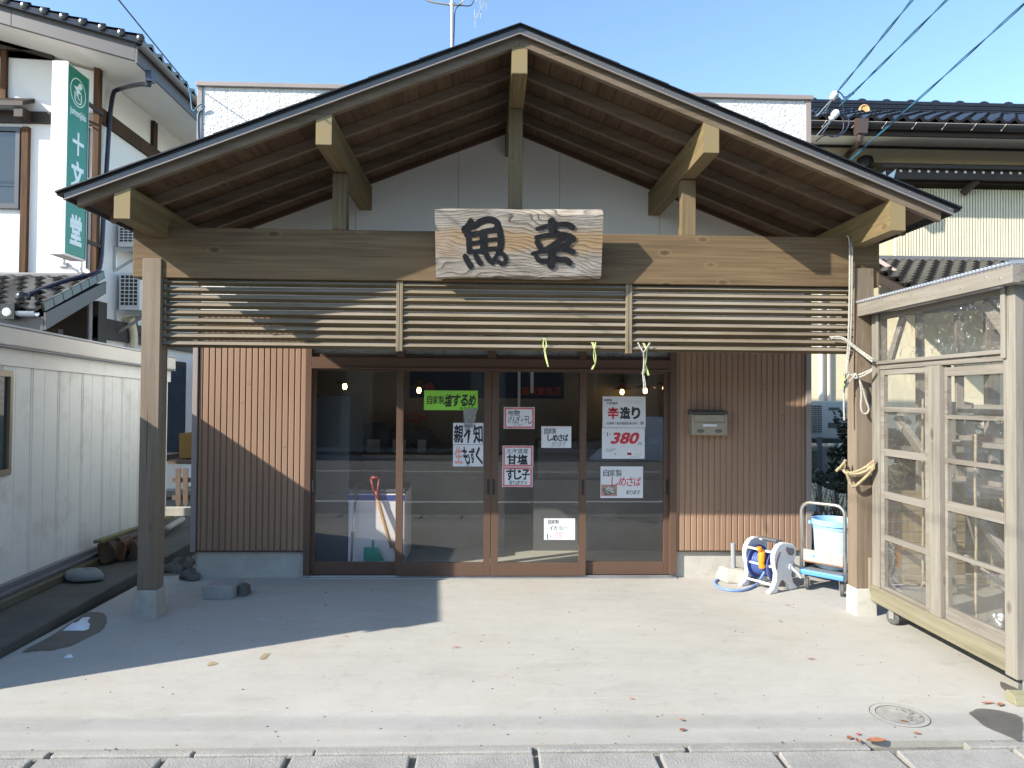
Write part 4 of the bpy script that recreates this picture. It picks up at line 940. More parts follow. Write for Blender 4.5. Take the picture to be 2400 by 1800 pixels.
# ================================================================ WHEELED DISPLAY CABINET
XF = 2.88
cb = thing('wheeled_cabinet', 'bleached wooden glazed cabinet on casters with a corrugated clear roof', 'cabinet', (3.35, 4.5, 0))
def cbox(x0, x1, y0, y1, z0, z1, name, mat, par=cb, bev=.003): b = MB(); b.box(x0, x1, y0, y1, z0, z1); return b.build(name, mat, par, bevel=bev)
cbox(XF - .012, XF + .08, 3.835, 5.215, .115, .235, 'bottom_beam', M['mossy'], bev=.008)
cbox(XF + .0805, 3.80, 5.10, 5.20, .115, .235, 'bottom_beam', M['cabx']); cbox(3.72, 3.80, 3.80, 5.099, .115, .235, 'bottom_beam', M['caby'])
cbox(XF, 3.80, 3.80, 3.834, .13, .28, 'bottom_beam', M['cabx'])
cbox(XF - .004, XF + .06, 5.103, 5.203, .2355, 2.24, 'corner_post', M['cabz']); cbox(XF - .02, XF + .055, 3.742, 3.833, .105, 2.24, 'corner_post', M['cabz'], bev=.005)
cbox(3.73, 3.80, 5.12, 5.20, .2355, 2.30, 'corner_post', M['cabz']); cbox(3.73, 3.80, 3.742, 3.799, .115, 2.30, 'corner_post', M['cabz'])
cbox(XF - .014, XF + .05, 4.398, 4.508, .2355, 1.829, 'middle_post', M['cabz'])
cbox(XF - .002, XF + .055, 3.834, 5.102, 1.83, 1.888, 'header_rail', M['caby']); cbox(3.74, 3.79, 3.80, 5.12, 1.83, 1.89, 'header_rail', M['caby'])
cbox(XF + .002, XF + .05, 3.834, 5.102, 2.20, 2.238, 'top_rail', M['caby'])
cbox(3.74, 3.79, 3.80, 5.12, 2.22, 2.30, 'top_rail', M['caby'])
# left fixed panel
b = MB(); x0, x1 = XF + .004, XF + .034; y0, y1 = 4.509, 5.102
b.box(x0, x1, y1 - .045, y1, .2355, 1.829); b.box(x0 - .006, x1, y0, y0 + .055, .2355, 1.829)
for z0, z1 in ((.2355, .262), (1.79, 1.829), (1.522, 1.557), (1.205, 1.255), (.897, .947), (.596, .634)): b.box(x0 + .003, x1, y0 + .055, y1 - .045, z0, z1)
pnl = b.build('fixed_panel', M['caby'], cb, bevel=.002)
cbox(x0 + .012, x0 + .016, y0 + .0552, y1 - .0452, .2625, 1.789, 'pane', M['cabglass'], pnl, 0)
# sliding door, a little set back
b = MB(); x0, x1 = XF + .02, XF + .05; y0, y1 = 3.834, 4.397
b.box(x0, x1, y1 - .025, y1, .2355, 1.829); b.box(x0, x1, y0, y0 + .02, .2355, 1.829)
for z0, z1 in ((.2355, .315), (1.76, 1.815), (1.491, 1.516), (1.213, 1.243), (.915, .975), (.634, .659)): b.box(x0, x1 - .002, y0 + .02, y1 - .025, z0, z1)
dr = b.build('cabinet_door', M['caby'], cb, bevel=.002)
cbox(x0 + .012, x0 + .016, y0 + .0202, y1 - .0252, .3155, 1.759, 'pane', M['cabglass'], dr, 0)
cbox(XF + .051, XF + .06, 3.84, 4.395, .236, .24, 'runner', M['cabx'], bev=0)
# wrinkled plastic film over the top opening
from mathutils import noise as mnoise
b = MB(); n, k_ = 170, 44; y0, y1, z0, z1 = 3.836, 5.10, 1.892, 2.20
def wr(y, z):
    t = (z - z0) / (z1 - z0); a = min(1, max(0, math.exp(-((t - .16) / .13) ** 2) + .55 * math.exp(-((t - .66) / .10) ** 2) + .12))
    a *= max(0, min(1, (y - y0) / .15)) * max(0, min(1, (y1 - y) / .15)) * min(1, t / .06)
    q = V((y * 17 + 1.5 * mnoise.noise(V((y * 5, z * 5, 1))), z * 17, 3.1)); return a * (.034 * mnoise.noise(q) + .020 * mnoise.noise(q * 2.3) + .009 * mnoise.noise(q * 5))
P = [[(XF - .008 + wr(y0 + (y1 - y0) * i / n, z0 + (z1 - z0) * j / k_), y0 + (y1 - y0) * i / n, z0 + (z1 - z0) * j / k_) for i in range(n + 1)] for j in range(k_ + 1)]
for j in range(k_):
    for i in range(n): b.quad(P[j][i], P[j][i + 1], P[j + 1][i + 1], P[j + 1][i])
b.build('plastic_film', M['film'], cb, smooth=True)
cbox(XF - .018, XF - .003, 3.82, 5.12, 1.868, 1.893, 'film_batten', M['caby']); cbox(XF - .018, XF - .004, 5.094, 5.124, 1.894, 2.235, 'film_batten', M['cabz']); cbox(XF - .034, XF - .0205, 3.80, 3.834, 1.84, 2.235, 'film_batten', M['cabz'])
# roof
b = MB(); b.box(2.785, 2.825, 3.655, 5.47, 2.236, 2.330); rr = random.Random(2)
for k in range(11): y = 3.72 + k * .165 + rr.uniform(-.03, .03); z = 2.262 + .04 * (k % 2) + rr.uniform(-.01, .01); b.lathe([(.009, 0), (.006, .0015)], (2.785, y, z), (-1, 0, 0), 8, 1)
b.build('fascia_board', [M['caby'], M['steel']], cb)
for z in (1.95, 2.13): cbox(3.745, 3.785, 3.80, 5.12, z, z + .09, 'back_rail', M['caby'])
b = MB(); b.prism([(2.826, 3.655, 2.240), (4.05, 3.655, 2.34), (4.05, 3.655, 2.43), (2.826, 3.655, 2.332)], (0, .035, 0)); b.build('fascia_board', M['cabx'], cb, bevel=.004)
b = MB(); b.prism([(2.826, 5.435, 2.240), (4.05, 5.435, 2.34), (4.05, 5.435, 2.43), (2.826, 5.435, 2.332)], (0, .035, 0)); b.build('fascia_board', M['cabx'], cb, bevel=.004)
b = MB(); y = 3.65
ys = [3.65 + k * .008 for k in range(229)]
zz = lambda y: .010 * math.sin(2 * math.pi * y / .032)
for a, c in zip(ys, ys[1:]): b.quad((2.765, a, 2.342 + zz(a)), (4.08, a, 2.448 + zz(a)), (4.08, c, 2.448 + zz(c)), (2.765, c, 2.342 + zz(c)))
b.build('corrugated_sheet', glass('corrugated_clear_sheet', (.9, .92, .95), dust=.45, rough=.15, dustc=(.75, .77, .80)), cb, smooth=True)
for y in (3.9, 4.5, 5.1):
    b = MB(); b.prism([(2.83, y, 2.25), (4.03, y, 2.345), (4.03, y, 2.40), (2.83, y, 2.30)], (0, .04, 0)); b.build('roof_rafter', M['cabx'], cb)
# braces and the stepped racks inside
def brace(p, q, w=.07, h=.03, mat='caby', up=(1, 0, 0), name='brace'): b = MB(); b.bar(p, q, h, w, (0, 0, 1) if up is None else up); b.build(name, M[mat], cb, bevel=.003)
brace((2.955, 5.09, 1.90), (2.955, 4.93, 2.195), .055, .03, up=(0, 1, 0)); brace((2.955, 3.84, 1.90), (2.955, 4.10, 2.195), .07, .03, up=(0, 1, 0))
brace((3.0, 5.06, 1.47), (3.12, 4.58, .90), .085, .035, up=(0, 1, .4)); brace((3.02, 5.10, 1.50), (3.01, 4.99, 1.42), .09, .035, up=(0, 1, .4))
brace((3.05, 4.38, .93), (3.25, 3.95, .38), .085, .035, up=(0, 1, .4)); brace((3.05, 4.42, .62), (3.22, 4.12, .40), .085, .03, up=(0, 1, .4))
for x, z, w in ((3.25, 1.30, .05), (3.42, 1.52, .05), (3.18, 1.02, .06), (3.45, 1.10, .05)):
    cbox(x, x + .13, 3.90, 5.05, z, z + .032, 'rack_board', M['caby']); cbox(x + .131, x + .155, 3.90, 5.05, z - .02, z + .06, 'rack_board', M['caby'])
rr = random.Random(31)
for k in range(9):
    y = 3.95 + k * .13; p_ = V((3.35 + rr.uniform(0, .25), y, rr.uniform(.25, .9))); q_ = p_ + V((rr.uniform(-.2, .2), rr.uniform(-.25, .35), rr.uniform(.4, .8))); brace(p_, q_, rr.uniform(.04, .08), .03, name='stacked_offcut')
for y in (4.05, 4.95): cbox(3.30, 3.35, y, y + .06, .24, 1.60, 'rack_upright', M['cabz'])
cbox(3.66, 3.70, 4.02, 4.10, .24, 1.70, 'rack_upright', M['cabz'])
b = MB()
for k in range(9): b.box(3.742, 3.756, 3.81, 5.115, .255 + k * .077, .326 + k * .077)
M['endboard'] = wood('end_boarding_timber', (.20, .155, .08), (.36, .29, .17), 'X', knots=.3)
b.build('back_boarding', wood('back_boarding_timber', (.22, .165, .08), (.40, .32, .18), 'Y', knots=.3), cb, bevel=.002)
cbox(XF + .082, 3.719, 3.836, 5.099, .20, .225, 'floor_board', plain('grey_floor_panel', (.24, .24, .22), .6, var=.1), bev=0)
b = MB()
for k in range(9): b.box(2.962, 3.728, 5.135, 5.150, .255 + k * .077, .326 + k * .077)
b.build('end_boarding', M['endboard'], cb, bevel=.002)
for z in (1.22, 1.50, 1.80): cbox(2.962, 3.728, 5.13, 5.165, z, z + .05, 'end_rail', M['cabx'])
for x in (3.20, 3.50): cbox(x, x + .06, 5.1655, 5.19, .24, 2.25, 'end_upright', M['cabz'])
for y in (4.22, 4.68): cbox(3.745, 3.785, y, y + .045, .95, 1.83, 'back_upright', M['cabz'])
cbox(3.745, 3.785, 3.80, 5.12, 1.40, 1.44, 'back_rail', M['caby'])
for y, z0, z1 in ((4.83, 1.62, .36), (4.77, 1.55, .95), (4.30, 1.40, .30)):
    b = MB(); pts = [(3.03, y + .004 * math.sin(k * .7), z1 + (z0 - z1) * k / 16) for k in range(17)]; b.tube(pts, .008, 6)
    for q in range(5): b.tube([(3.03, y, z1), (3.03 + rnd.uniform(-.02, .02), y + rnd.uniform(-.025, .025), z1 - rnd.uniform(.03, .07))], .003, 4)
    b.build('hanging_cord', M['straw'], cb, smooth=True)
b = MB(); b.blob((3.25, 4.18, .32), .11, .12, .13, .2, 3); b.build('dark_bag', M['dark'], cb, smooth=True)
for y in (4.02, 4.24): b = MB(); b.blob((3.12, y, .26), .03, .045, .05, .5, int(y * 50)); b.build('crumpled_plastic', M['steel'], cb, smooth=True)
for y, a in ((4.62, .2), (4.33, .5)):
    b = MB()
    for k in range(3): b.bar((3.02 + k * .02, y - .04, .227), (3.02 + k * .02, y + .04, .227), .009, .004)
    b.build('red_mesh', plain('red_plastic_mesh', (.55, .12, .07), .5), cb)
# casters
for wx, wy in ((2.93, 5.02), (2.93, 3.745), (3.72, 5.0), (3.72, 3.8)):
    b = MB(); d = V((.93, .37, 0)).normalized(); b.lathe([(.015, -.016), (.040, -.018), (.052, -.010), (.052, .010), (.040, .018), (.015, .016)], V((wx, wy, .052)), d, 22); w = b.build('caster_wheel', M['rubber'], cb, smooth=.6)
    b = MB(); e = d.cross(UP)
    for q in (-1, 1): b.obox(V((wx, wy, .078)) + d * (q * .023), d * .002, e * .02, UP * .036)
    b.obox(V((wx, wy, .111)), d * .03, e * .03, UP * .003); b.cyl(V((wx, wy, .052)) - d * .03, V((wx, wy, .052)) + d * .03, .008, 8); b.build('caster_fork', M['steel'], cb)

# ================================================================ ROPES AND TAPES
def helix(path, r, pitch, ph=0.0):
    path = smooth_path(path, 2); out = []; s = 0
    # resample
    L = [0]
    for a, c in zip(path, path[1:]): L.append(L[-1] + (c - a).length)
    n = max(8, int(L[-1] / (pitch / 7))); j = 0
    for k in range(n + 1):
        d = L[-1] * k / n
        while j < len(L) - 2 and L[j + 1] < d: j += 1
        seg = max(1e-6, L[j + 1] - L[j]); p = path[j].lerp(path[j + 1], (d - L[j]) / seg); t = (path[j + 1] - path[j]).normalized()
        x = t.orthogonal().normalized(); y = t.cross(x); a = 2 * math.pi * d / pitch + ph
        out.append(p + x * (r * math.cos(a)) + y * (r * math.sin(a)))
    return out
def rope(paths, name, label, mat, r=.0046, tw=.0035, pitch=.03, strands=2, cat='rope'):
    b = MB()
    for p in paths:
        for s in range(strands): b.tube(helix(p, tw, pitch, 2 * math.pi * s / strands), r, 6)
    return tag(b.build(name, M[mat], smooth=True), label, cat)
q = lambda px, py, Y: at(px, py, Y=Y)
rope([[q(1985, 553, 5.24), q(1991, 556, 5.21), q(1992, 600, 5.21), q(1991, 700, 5.215), q(1989, 790, 5.215), q(1984, 860, 5.215), q(1977, 930, 5.20), q(1979, 985, 5.2)],
      [q(1996, 553, 5.24), q(1997, 560, 5.21), q(1997, 620, 5.21), q(1996, 720, 5.215), q(1993, 800, 5.215), q(1986, 860, 5.21), q(1979, 905, 5.2)]], 'hanging_rope', 'doubled white rope hanging straight down the right post from the top of the beam', 'rope')
rope([[q(1945, 790, 5.24), q(1972, 789, 5.22), q(1985, 797, 5.20), q(2010, 817, 5.18), q(2046, 842, 5.10)], [q(1948, 793, 5.24), q(1975, 793, 5.22), q(1988, 803, 5.2), q(2012, 823, 5.18), q(2045, 848, 5.10)]], 'tie_rope', 'white rope tied from the lowest slat to the cabinet edge', 'rope')
rope([[q(1982, 908, 5.2), q(1985, 880, 5.2), q(2000, 878, 5.2), q(2012, 880, 5.19), q(2046, 864, 5.1)], [q(1984, 868, 5.2), q(1995, 882, 5.2), q(2015, 886, 5.19), q(2046, 868, 5.1)], [q(2004, 875, 5.19), q(2000, 885, 5.18), q(2010, 888, 5.18), q(2006, 875, 5.18)], [q(1980, 910, 5.2), q(1998, 885, 5.2), q(2008, 882, 5.2)],
      [q(2012, 884, 5.19), q(2020, 905, 5.19), q(2030, 940, 5.19), q(2038, 960, 5.19), q(2030, 972, 5.19), q(2020, 968, 5.19), q(2017, 950, 5.19), q(2020, 920, 5.19), q(2014, 888, 5.19)]], 'knotted_rope', 'white rope with a knot and long hanging loop on the right post', 'rope')
rope([[q(1976, 870, 5.19), q(1972, 900, 5.19), q(1978, 885, 5.19), q(1970, 912, 5.18)], [q(1972, 880, 5.19), q(1982, 888, 5.18), q(1974, 895, 5.18), q(1980, 905, 5.18)]], 'frayed_twine', 'tangle of red and white frayed twine beside the knotted rope on the post', 'ribbon', r=.004, tw=.004, strands=2, cat='twine')
rope([[q(2050, 1079, 5.11), q(2020, 1102, 5.19), q(1990, 1110, 5.19), q(1979, 1102, 5.25), q(1980, 1088, 5.33)], [q(2050, 1086, 5.11), q(2022, 1110, 5.19), q(1995, 1117, 5.18), q(1978, 1105, 5.22), q(1972, 1095, 5.3)], [q(2050, 1092, 5.11), q(2015, 1112, 5.18), q(1984, 1112, 5.18), q(1975, 1098, 5.24)],
      [q(2048, 1096, 5.11), q(2030, 1118, 5.17), q(1998, 1146, 5.18), q(1990, 1125, 5.19), q(1984, 1108, 5.18)], [q(1976, 1092, 5.24), q(1968, 1096, 5.22), q(1960, 1104, 5.22)], [q(1980, 1082, 5.25), q(1972, 1094, 5.22), q(1962, 1101, 5.22)], [q(1982, 1078, 5.25), q(1976, 1090, 5.23), q(1966, 1100, 5.23)]],
     'straw_rope', 'thick frayed straw rope wrapped round the right post at waist height', 'straw', r=.006, tw=.006, pitch=.035, strands=3)
def tape(name, label, strips, mat='ribbon', cat='tape'):
    b = MB()
    for pts, w in strips:
        pts = smooth_path(pts, 2); n = len(pts)
        for k in range(n - 1):
            ww = [w[0] + (w[1] - w[0]) * j / (n - 1) for j in (k, k + 1)]; e = V((1, .25 * math.sin(k * .8), 0)).normalized(); e2 = V((1, .25 * math.sin(k * .8 + .8), 0)).normalized()
            A, B, C_, D = pts[k] - e * ww[0], pts[k] + e * ww[0], pts[k + 1] + e2 * ww[1], pts[k + 1] - e2 * ww[1]
            b.quad(A, B, C_, D); o_ = V((0, .001, 0)); b.quad(D + o_, C_ + o_, B + o_, A + o_)
    return tag(b.build(name, M[mat], smooth=True), label, cat)
tape('plastic_tape', 'yellow-green tape knotted to a slat with one long white hanging tail, leftmost of the tapes', [([q(1271, 797, 5.255), q(1276, 792, 5.25), q(1285, 793, 5.25)], (.012, .016)), ([q(1275, 795, 5.25), q(1272, 808, 5.245), q(1277, 820, 5.245)], (.004, .003)), ([q(1279, 797, 5.25), q(1281, 810, 5.245), q(1277, 820, 5.245)], (.004, .003)), ([q(1276, 819, 5.24), q(1279, 838, 5.24), q(1285, 860, 5.24)], (.008, .005))])
tape('plastic_tape', 'thin yellow-green tape loop with a frayed end, middle one of the hanging tapes', [([q(1388, 802, 5.25), q(1392, 812, 5.245), q(1393, 820, 5.245)], (.012, .003)), ([q(1396, 802, 5.25), q(1394, 812, 5.245), q(1393, 820, 5.245)], (.006, .003)), ([q(1392, 820, 5.245), q(1391, 838, 5.245), q(1395, 853, 5.245)], (.003, .003)), ([q(1394, 820, 5.245), q(1397, 838, 5.245), q(1395, 853, 5.245)], (.003, .003)), ([q(1395, 852, 5.245), q(1390, 860, 5.245), q(1387, 866, 5.245)], (.004, .009))])
tape('plastic_tape', 'yellow-green tape with a ragged bunch, tied next to the white cord on the lowest slat', [([q(1508, 804, 5.25), q(1513, 815, 5.245), q(1516, 824, 5.245)], (.010, .004)), ([q(1523, 804, 5.25), q(1518, 815, 5.245), q(1516, 824, 5.245)], (.010, .004)), ([q(1515, 824, 5.245), q(1515, 840, 5.245), q(1512, 856, 5.245)], (.006, .004)), ([q(1512, 854, 5.24), q(1511, 868, 5.24), q(1506, 876, 5.24)], (.006, .014)), ([q(1514, 856, 5.24), q(1517, 870, 5.24), q(1520, 880, 5.24)], (.004, .010))])
rope([[q(1495, 803, 5.25), q(1505, 822, 5.235), q(1508, 826, 5.235), q(1515, 818, 5.24), q(1523, 803, 5.25)], [q(1508, 824, 5.23), q(1510, 850, 5.23), q(1506, 880, 5.23), q(1510, 905, 5.23), q(1507, 918, 5.23)], [q(1509, 880, 5.23), q(1513, 900, 5.23), q(1512, 915, 5.23)]], 'white_cord', 'white cord tied in a V over the lowest slat and hanging before the fourth door', 'rope', r=.004, tw=.002, cat='cord')
# ================================================================ LEFT: STEEL SHED
ROT = -.045
sx = lambda y, off=0.0: -3.52 + ROT * (y - 5.5) + off          # the line of its roof edge
ztop = lambda y: 2.115 - .018 * (y - 5.5)
sh = thing('storage_shed', 'long off-white ribbed steel storage shed with a bronze-framed window on the left', 'shed', (sx(5.5) - 1, 5.5, 0))
Y0, Y1 = 3.47, 8.5
b = MB(); y = Y0 + .06; pts = []
wx = lambda yy: sx(yy, -.075)
yy = Y0 + .05; pts = [(wx(yy), yy)]
while yy < Y1 - .5:
    a = yy + .30
    for d, e in ((0, 0), (.004, .005), (.016, .005), (.020, 0), (.028, 0), (.032, .005), (.044, .005), (.048, 0)): pts.append((wx(a + d) - e, a + d))
    m_ = a + .2
    for d, e in ((0, 0), (.001, .004), (.004, .004), (.005, 0)): pts.append((wx(m_ + d) - e, m_ + d))
    yy = a + .085
pts.append((wx(Y1 - .05), Y1 - .05))
for (xa, ya), (xb, yb) in zip(pts, pts[1:]): b.quad((xa, ya, .19), (xb, yb, .19), (xb, yb, ztop(yb) - .30), (xa, ya, ztop(ya) - .30))
b.build('ribbed_wall', M['shed'], sh)
b = MB(); b.hull8([(wx(Y0 + .05) - 1.75, Y0 + .05, .19), (wx(Y0 + .05) - .012, Y0 + .05, .19), (wx(Y1 - .05) - .012, Y1 - .05, .19), (wx(Y1 - .05) - 1.75, Y1 - .05, .19),
                   (wx(Y0 + .05) - 1.75, Y0 + .05, ztop(Y0) - .1), (wx(Y0 + .05) - .012, Y0 + .05, ztop(Y0) - .1), (wx(Y1) - .012, Y1 - .05, ztop(Y1) - .1), (wx(Y1) - 1.75, Y1 - .05, ztop(Y1) - .1)]); b.build('shed_body', M['shed'], sh)
def shbeam(o0, o1, za, zb, name, mat, ya=Y0, yb=Y1, bev=.01):
    b = MB(); b.hull8([(sx(ya, o0), ya, ztop(ya) + za), (sx(ya, o1), ya, ztop(ya) + za), (sx(yb, o1), yb, ztop(yb) + za), (sx(yb, o0), yb, ztop(yb) + za),
                       (sx(ya, o0), ya, ztop(ya) + zb), (sx(ya, o1), ya, ztop(ya) + zb), (sx(yb, o1), yb, ztop(yb) + zb), (sx(yb, o0), yb, ztop(yb) + zb)]); return b.build(name, mat, sh, bevel=bev)
shbeam(-.071, -.06, -.30, -.165, 'wall_band', M['shed'], bev=.003)
shbeam(-.25, -.005, -.155, -.018, 'roof_fascia', M['shedtrim'], bev=.012); shbeam(-.25, 0, -.0175, 0, 'roof_cap', M['greymetal'] if False else plain('shed_roof_edge', (.36, .36, .37), .5), bev=.005)
shbeam(-.25, -.0, -.172, -.156, 'gutter_lip', M['greymetal'], bev=.004)
b = MB(); b.hull8([(sx(Y0) - 1.9, Y0, ztop(Y0) - .1), (sx(Y0) - .251, Y0, ztop(Y0) - .1), (sx(Y1) - .251, Y1, ztop(Y1) - .1), (sx(Y1) - 1.9, Y1, ztop(Y1) - .1), (sx(Y0) - 1.9, Y0, ztop(Y0) - .01), (sx(Y0) - .251, Y0, ztop(Y0) - .003), (sx(Y1) - .251, Y1, ztop(Y1) - .003), (sx(Y1) - 1.9, Y1, ztop(Y1) - .01)]); b.build('roof_sheet', M['shed'], sh)
b = MB(); b.box(sx(6.4, -.005), sx(6.4, -.003), 6.318, 6.322, ztop(6.3) - .15, ztop(6.3) - .02); b.build('fascia_joint', M['greymetal'], sh)
wz0, wz1 = at(15, 1115, X=wx(4.75)).z, at(15, 868, X=wx(4.75)).z
wy1 = at(29, 1000, X=wx(4.8)).y
b = MB()
for ya, yb, za, zb in ((3.8, wy1, wz0, wz0 + .045), (3.8, wy1, wz1 - .045, wz1), (wy1 - .03, wy1, wz0 + .045, wz1 - .045), (3.8, 3.83, wz0 + .045, wz1 - .045)): b.hull8([(wx(ya) - .01, ya, za), (wx(ya) + .03, ya, za), (wx(yb) + .03, yb, za), (wx(yb) - .01, yb, za), (wx(ya) - .01, ya, zb), (wx(ya) + .03, ya, zb), (wx(yb) + .03, yb, zb), (wx(yb) - .01, yb, zb)])
wf = b.build('window_frame', M['bronze'], sh, bevel=.004)
b = MB(); b.hull8([(wx(3.83) + .004, 3.831, wz0 + .0455), (wx(3.83) + .008, 3.831, wz0 + .0455), (wx(wy1) + .008, wy1 - .031, wz0 + .0455), (wx(wy1) + .004, wy1 - .031, wz0 + .0455), (wx(3.83) + .004, 3.831, wz1 - .0455), (wx(3.83) + .008, 3.831, wz1 - .0455), (wx(wy1) + .008, wy1 - .031, wz1 - .0455), (wx(wy1) + .004, wy1 - .031, wz1 - .0455)])
m_, nt_, p_, _o = _mat('shed_window_glass'); p_.inputs['Base Color'].default_value = (.03, .045, .045, 1); p_.inputs['Roughness'].default_value = .03
b.build('pane', m_, wf)
b = MB()
for o0, o1, za, zb in ((-.10, -.03, .125, .192), (-.03, .01, .12, .150)): b.hull8([(sx(Y0, o0), Y0, za), (sx(Y0, o1), Y0, za), (sx(7.1, o1), 7.1, za), (sx(7.1, o0), 7.1, za), (sx(Y0, o0), Y0, zb), (sx(Y0, o1), Y0, zb), (sx(7.1, o1), 7.1, zb), (sx(7.1, o0), 7.1, zb)])
b.hull8([(sx(7.1, -.1), 7.1, .125), (sx(7.1, -.03), 7.1, .125), (sx(Y1, -.03), Y1, .125), (sx(Y1, -.1), Y1, .125), (sx(7.1, -.1), 7.1, .192), (sx(7.1, -.03), 7.1, .192), (sx(Y1, -.03), Y1, .192), (sx(Y1, -.1), Y1, .192)])
b.build('base_rail', M['greymetal'], sh, bevel=.004)
# timber lying along the shed, planks, logs, stones
def sleeper(name, label, ya, yb, o0, o1, za, zb, mat, cat='timber'):
    b = MB(); b.hull8([(sx(ya, o0), ya, za), (sx(ya, o1), ya, za), (sx(yb, o1), yb, za), (sx(yb, o0), yb, za), (sx(ya, o0), ya, zb), (sx(ya, o1), ya, zb), (sx(yb, o1), yb, zb), (sx(yb, o0), yb, zb)]); return tag(b.build(name, M[mat], bevel=.005), label, cat)
M['damptimber'] = wood('damp_timber', (.06, .055, .025), (.15, .13, .075), 'Y', grey=(.16, .15, .12), knots=.3)
sleeper('timber_sleeper', 'long damp timber lying on the side path along the foot of the shed', 5.02, 6.7, .012, .07, .062, .12, 'damptimber')
sleeper('timber_sleeper', 'short pale timber end at the left edge along the foot of the shed', 3.9, 4.98, .012, .075, .062, .11, 'damptimber')
b = MB(); b.bar(at(228, 1270, Z=.30), at(400, 1212, Z=.26), .07, .03); tag(b.build('plank', wood('mossy_plank', (.10, .09, .03), (.23, .21, .10), 'Y', knots=0), bevel=.003), 'narrow mossy plank lying across the split logs beside the shed', 'plank')
for k, (px, py, w, h, tilt, lab) in enumerate(((247, 1325, .17, .235, .15, 'dark upright split log at the left end of the short row beside the left post'), (283, 1318, .10, .20, -.05, 'reddish split log in the middle of the short row beside the left post'), (312, 1316, .09, .20, .12, 'split log with pale bark, nearest the left post'))):
    c = at(px, py, Z=.062); b = MB(); rr = random.Random(k + 40); n = 11; L = .30; rings = []
    d = V((-.25, 1, .0)).normalized(); e = V((1, .25, 0)).normalized()
    pr = [(math.cos(a) * w / 2 * rr.uniform(.75, 1.1), math.sin(a) * h / 2 * rr.uniform(.85, 1.05)) for a in [2 * math.pi * q / n for q in range(n)]]
    b.prism([c + UP * (h / 2) + e * (x * math.cos(tilt) - z * math.sin(tilt)) + UP * (x * math.sin(tilt) + z * math.cos(tilt)) for x, z in pr], d * L)
    tag(b.build('split_log', M['log'] if k != 1 else wood('reddish_log', (.09, .035, .015), (.24, .11, .05), 'Z', knots=0, fine=20, bmp=.7), bevel=.006), lab, 'log', 'split logs beside the shed')
c = at(188, 1364, Z=.062); b = MB(); b.blob(c + V((0, .05, .035)), .17, .10, .065, .12, 5); o = b.build('field_stone', M['rock'], smooth=True); tag(o, 'long smooth grey stone lying on the side path by the logs', 'stone')
M['paleR'] = plain('smooth_grey_stone', (.21, .22, .21), .85, var=.15, scale=9, bmp=.3); o.data.materials[0] = M['paleR']
b = MB(); b.bar(at(388, 1240, Z=.16), at(428, 1216, Z=.13), .07, .05); tag(b.build('stone_bar', M['concblock'], bevel=.02), 'pale concrete bar lying behind the left post at the shed corner', 'concrete bar')
for k, (px, py, r, lab) in enumerate(((405, 1330, .09, 'low dark rubble stone in the gap left of the shop foundation'), (430, 1318, .10, 'larger dark rubble stone against the shop corner'), (445, 1345, .08, 'small dark stone nearest the pale foundation'))):
    c = at(px, py + 14, Z=0); b = MB(); b.blob(c + UP * .03, r, r * .8, r * .7, .3, 60 + k); tag(b.build('rubble_stone', M['rock'], smooth=.6), lab, 'stone', 'rubble in the left gap')
# two concrete blocks in front of the foundation
c = at(510, 1403, Z=0)
b = MB(); b.hull8([(-2.222, 5.70, 0), (-2.0, 5.70, 0), (-1.965, 5.90, 0), (-2.20, 5.90, 0), (-2.222, 5.70, .10), (-2.0, 5.70, .10), (-1.965, 5.90, .10), (-2.20, 5.90, .10)]); tag(b.build('concrete_block', plain('bluish_concrete_block', (.36, .36, .34), .9, var=.12, scale=9, bmp=.5, bscale=80, fine=.3), bevel=.006), 'pale square concrete block on the concrete left of the doors', 'block')
b = MB(); b.hull8([(-1.97, 5.78, 0), (-1.905, 5.77, 0), (-1.90, 5.90, 0), (-1.955, 5.92, 0), (-1.97, 5.78, .09), (-1.91, 5.78, .08), (-1.905, 5.89, .07), (-1.955, 5.92, .085)]); tag(b.build('broken_block', M['rock'], bevel=.012), 'broken dark lump of rough concrete behind the square block', 'block')
# snow remnant
b = MB(); cc = at(178, 1474, Z=0); pix = [(146, 1478), (165, 1467), (180, 1458), (195, 1452), (204, 1446), (212, 1447), (205, 1456), (211, 1463), (208, 1474), (198, 1478), (170, 1478)]
pts = [at(x, y, Z=.004) for x, y in pix]; pts2 = [p.lerp(V((cc.x, cc.y, p.z)), .45) + UP * (.022 + .008 * math.sin(k * 2)) for k, p in enumerate(pts)]
for k in range(len(pts)): b.quad(pts[k], pts[(k + 1) % len(pts)], pts2[(k + 1) % len(pts)], pts2[k])
for k in range(len(pts)): b.face([pts2[k], pts2[(k + 1) % len(pts)], V((cc.x, cc.y, .036))])
tag(b.build('snow_remnant', M['snow'], smooth=True), 'small melting patch of snow on the damp concrete by the side path', 'snow')
b = MB(); c = at(161, 1541, Z=0); b.blob(c + UP * .004, .025, .02, .012, .2, 3); tag(b.build('snow_crumb', M['snow'], smooth=True), 'tiny crumb of snow in the shade near the bottom left', 'snow')
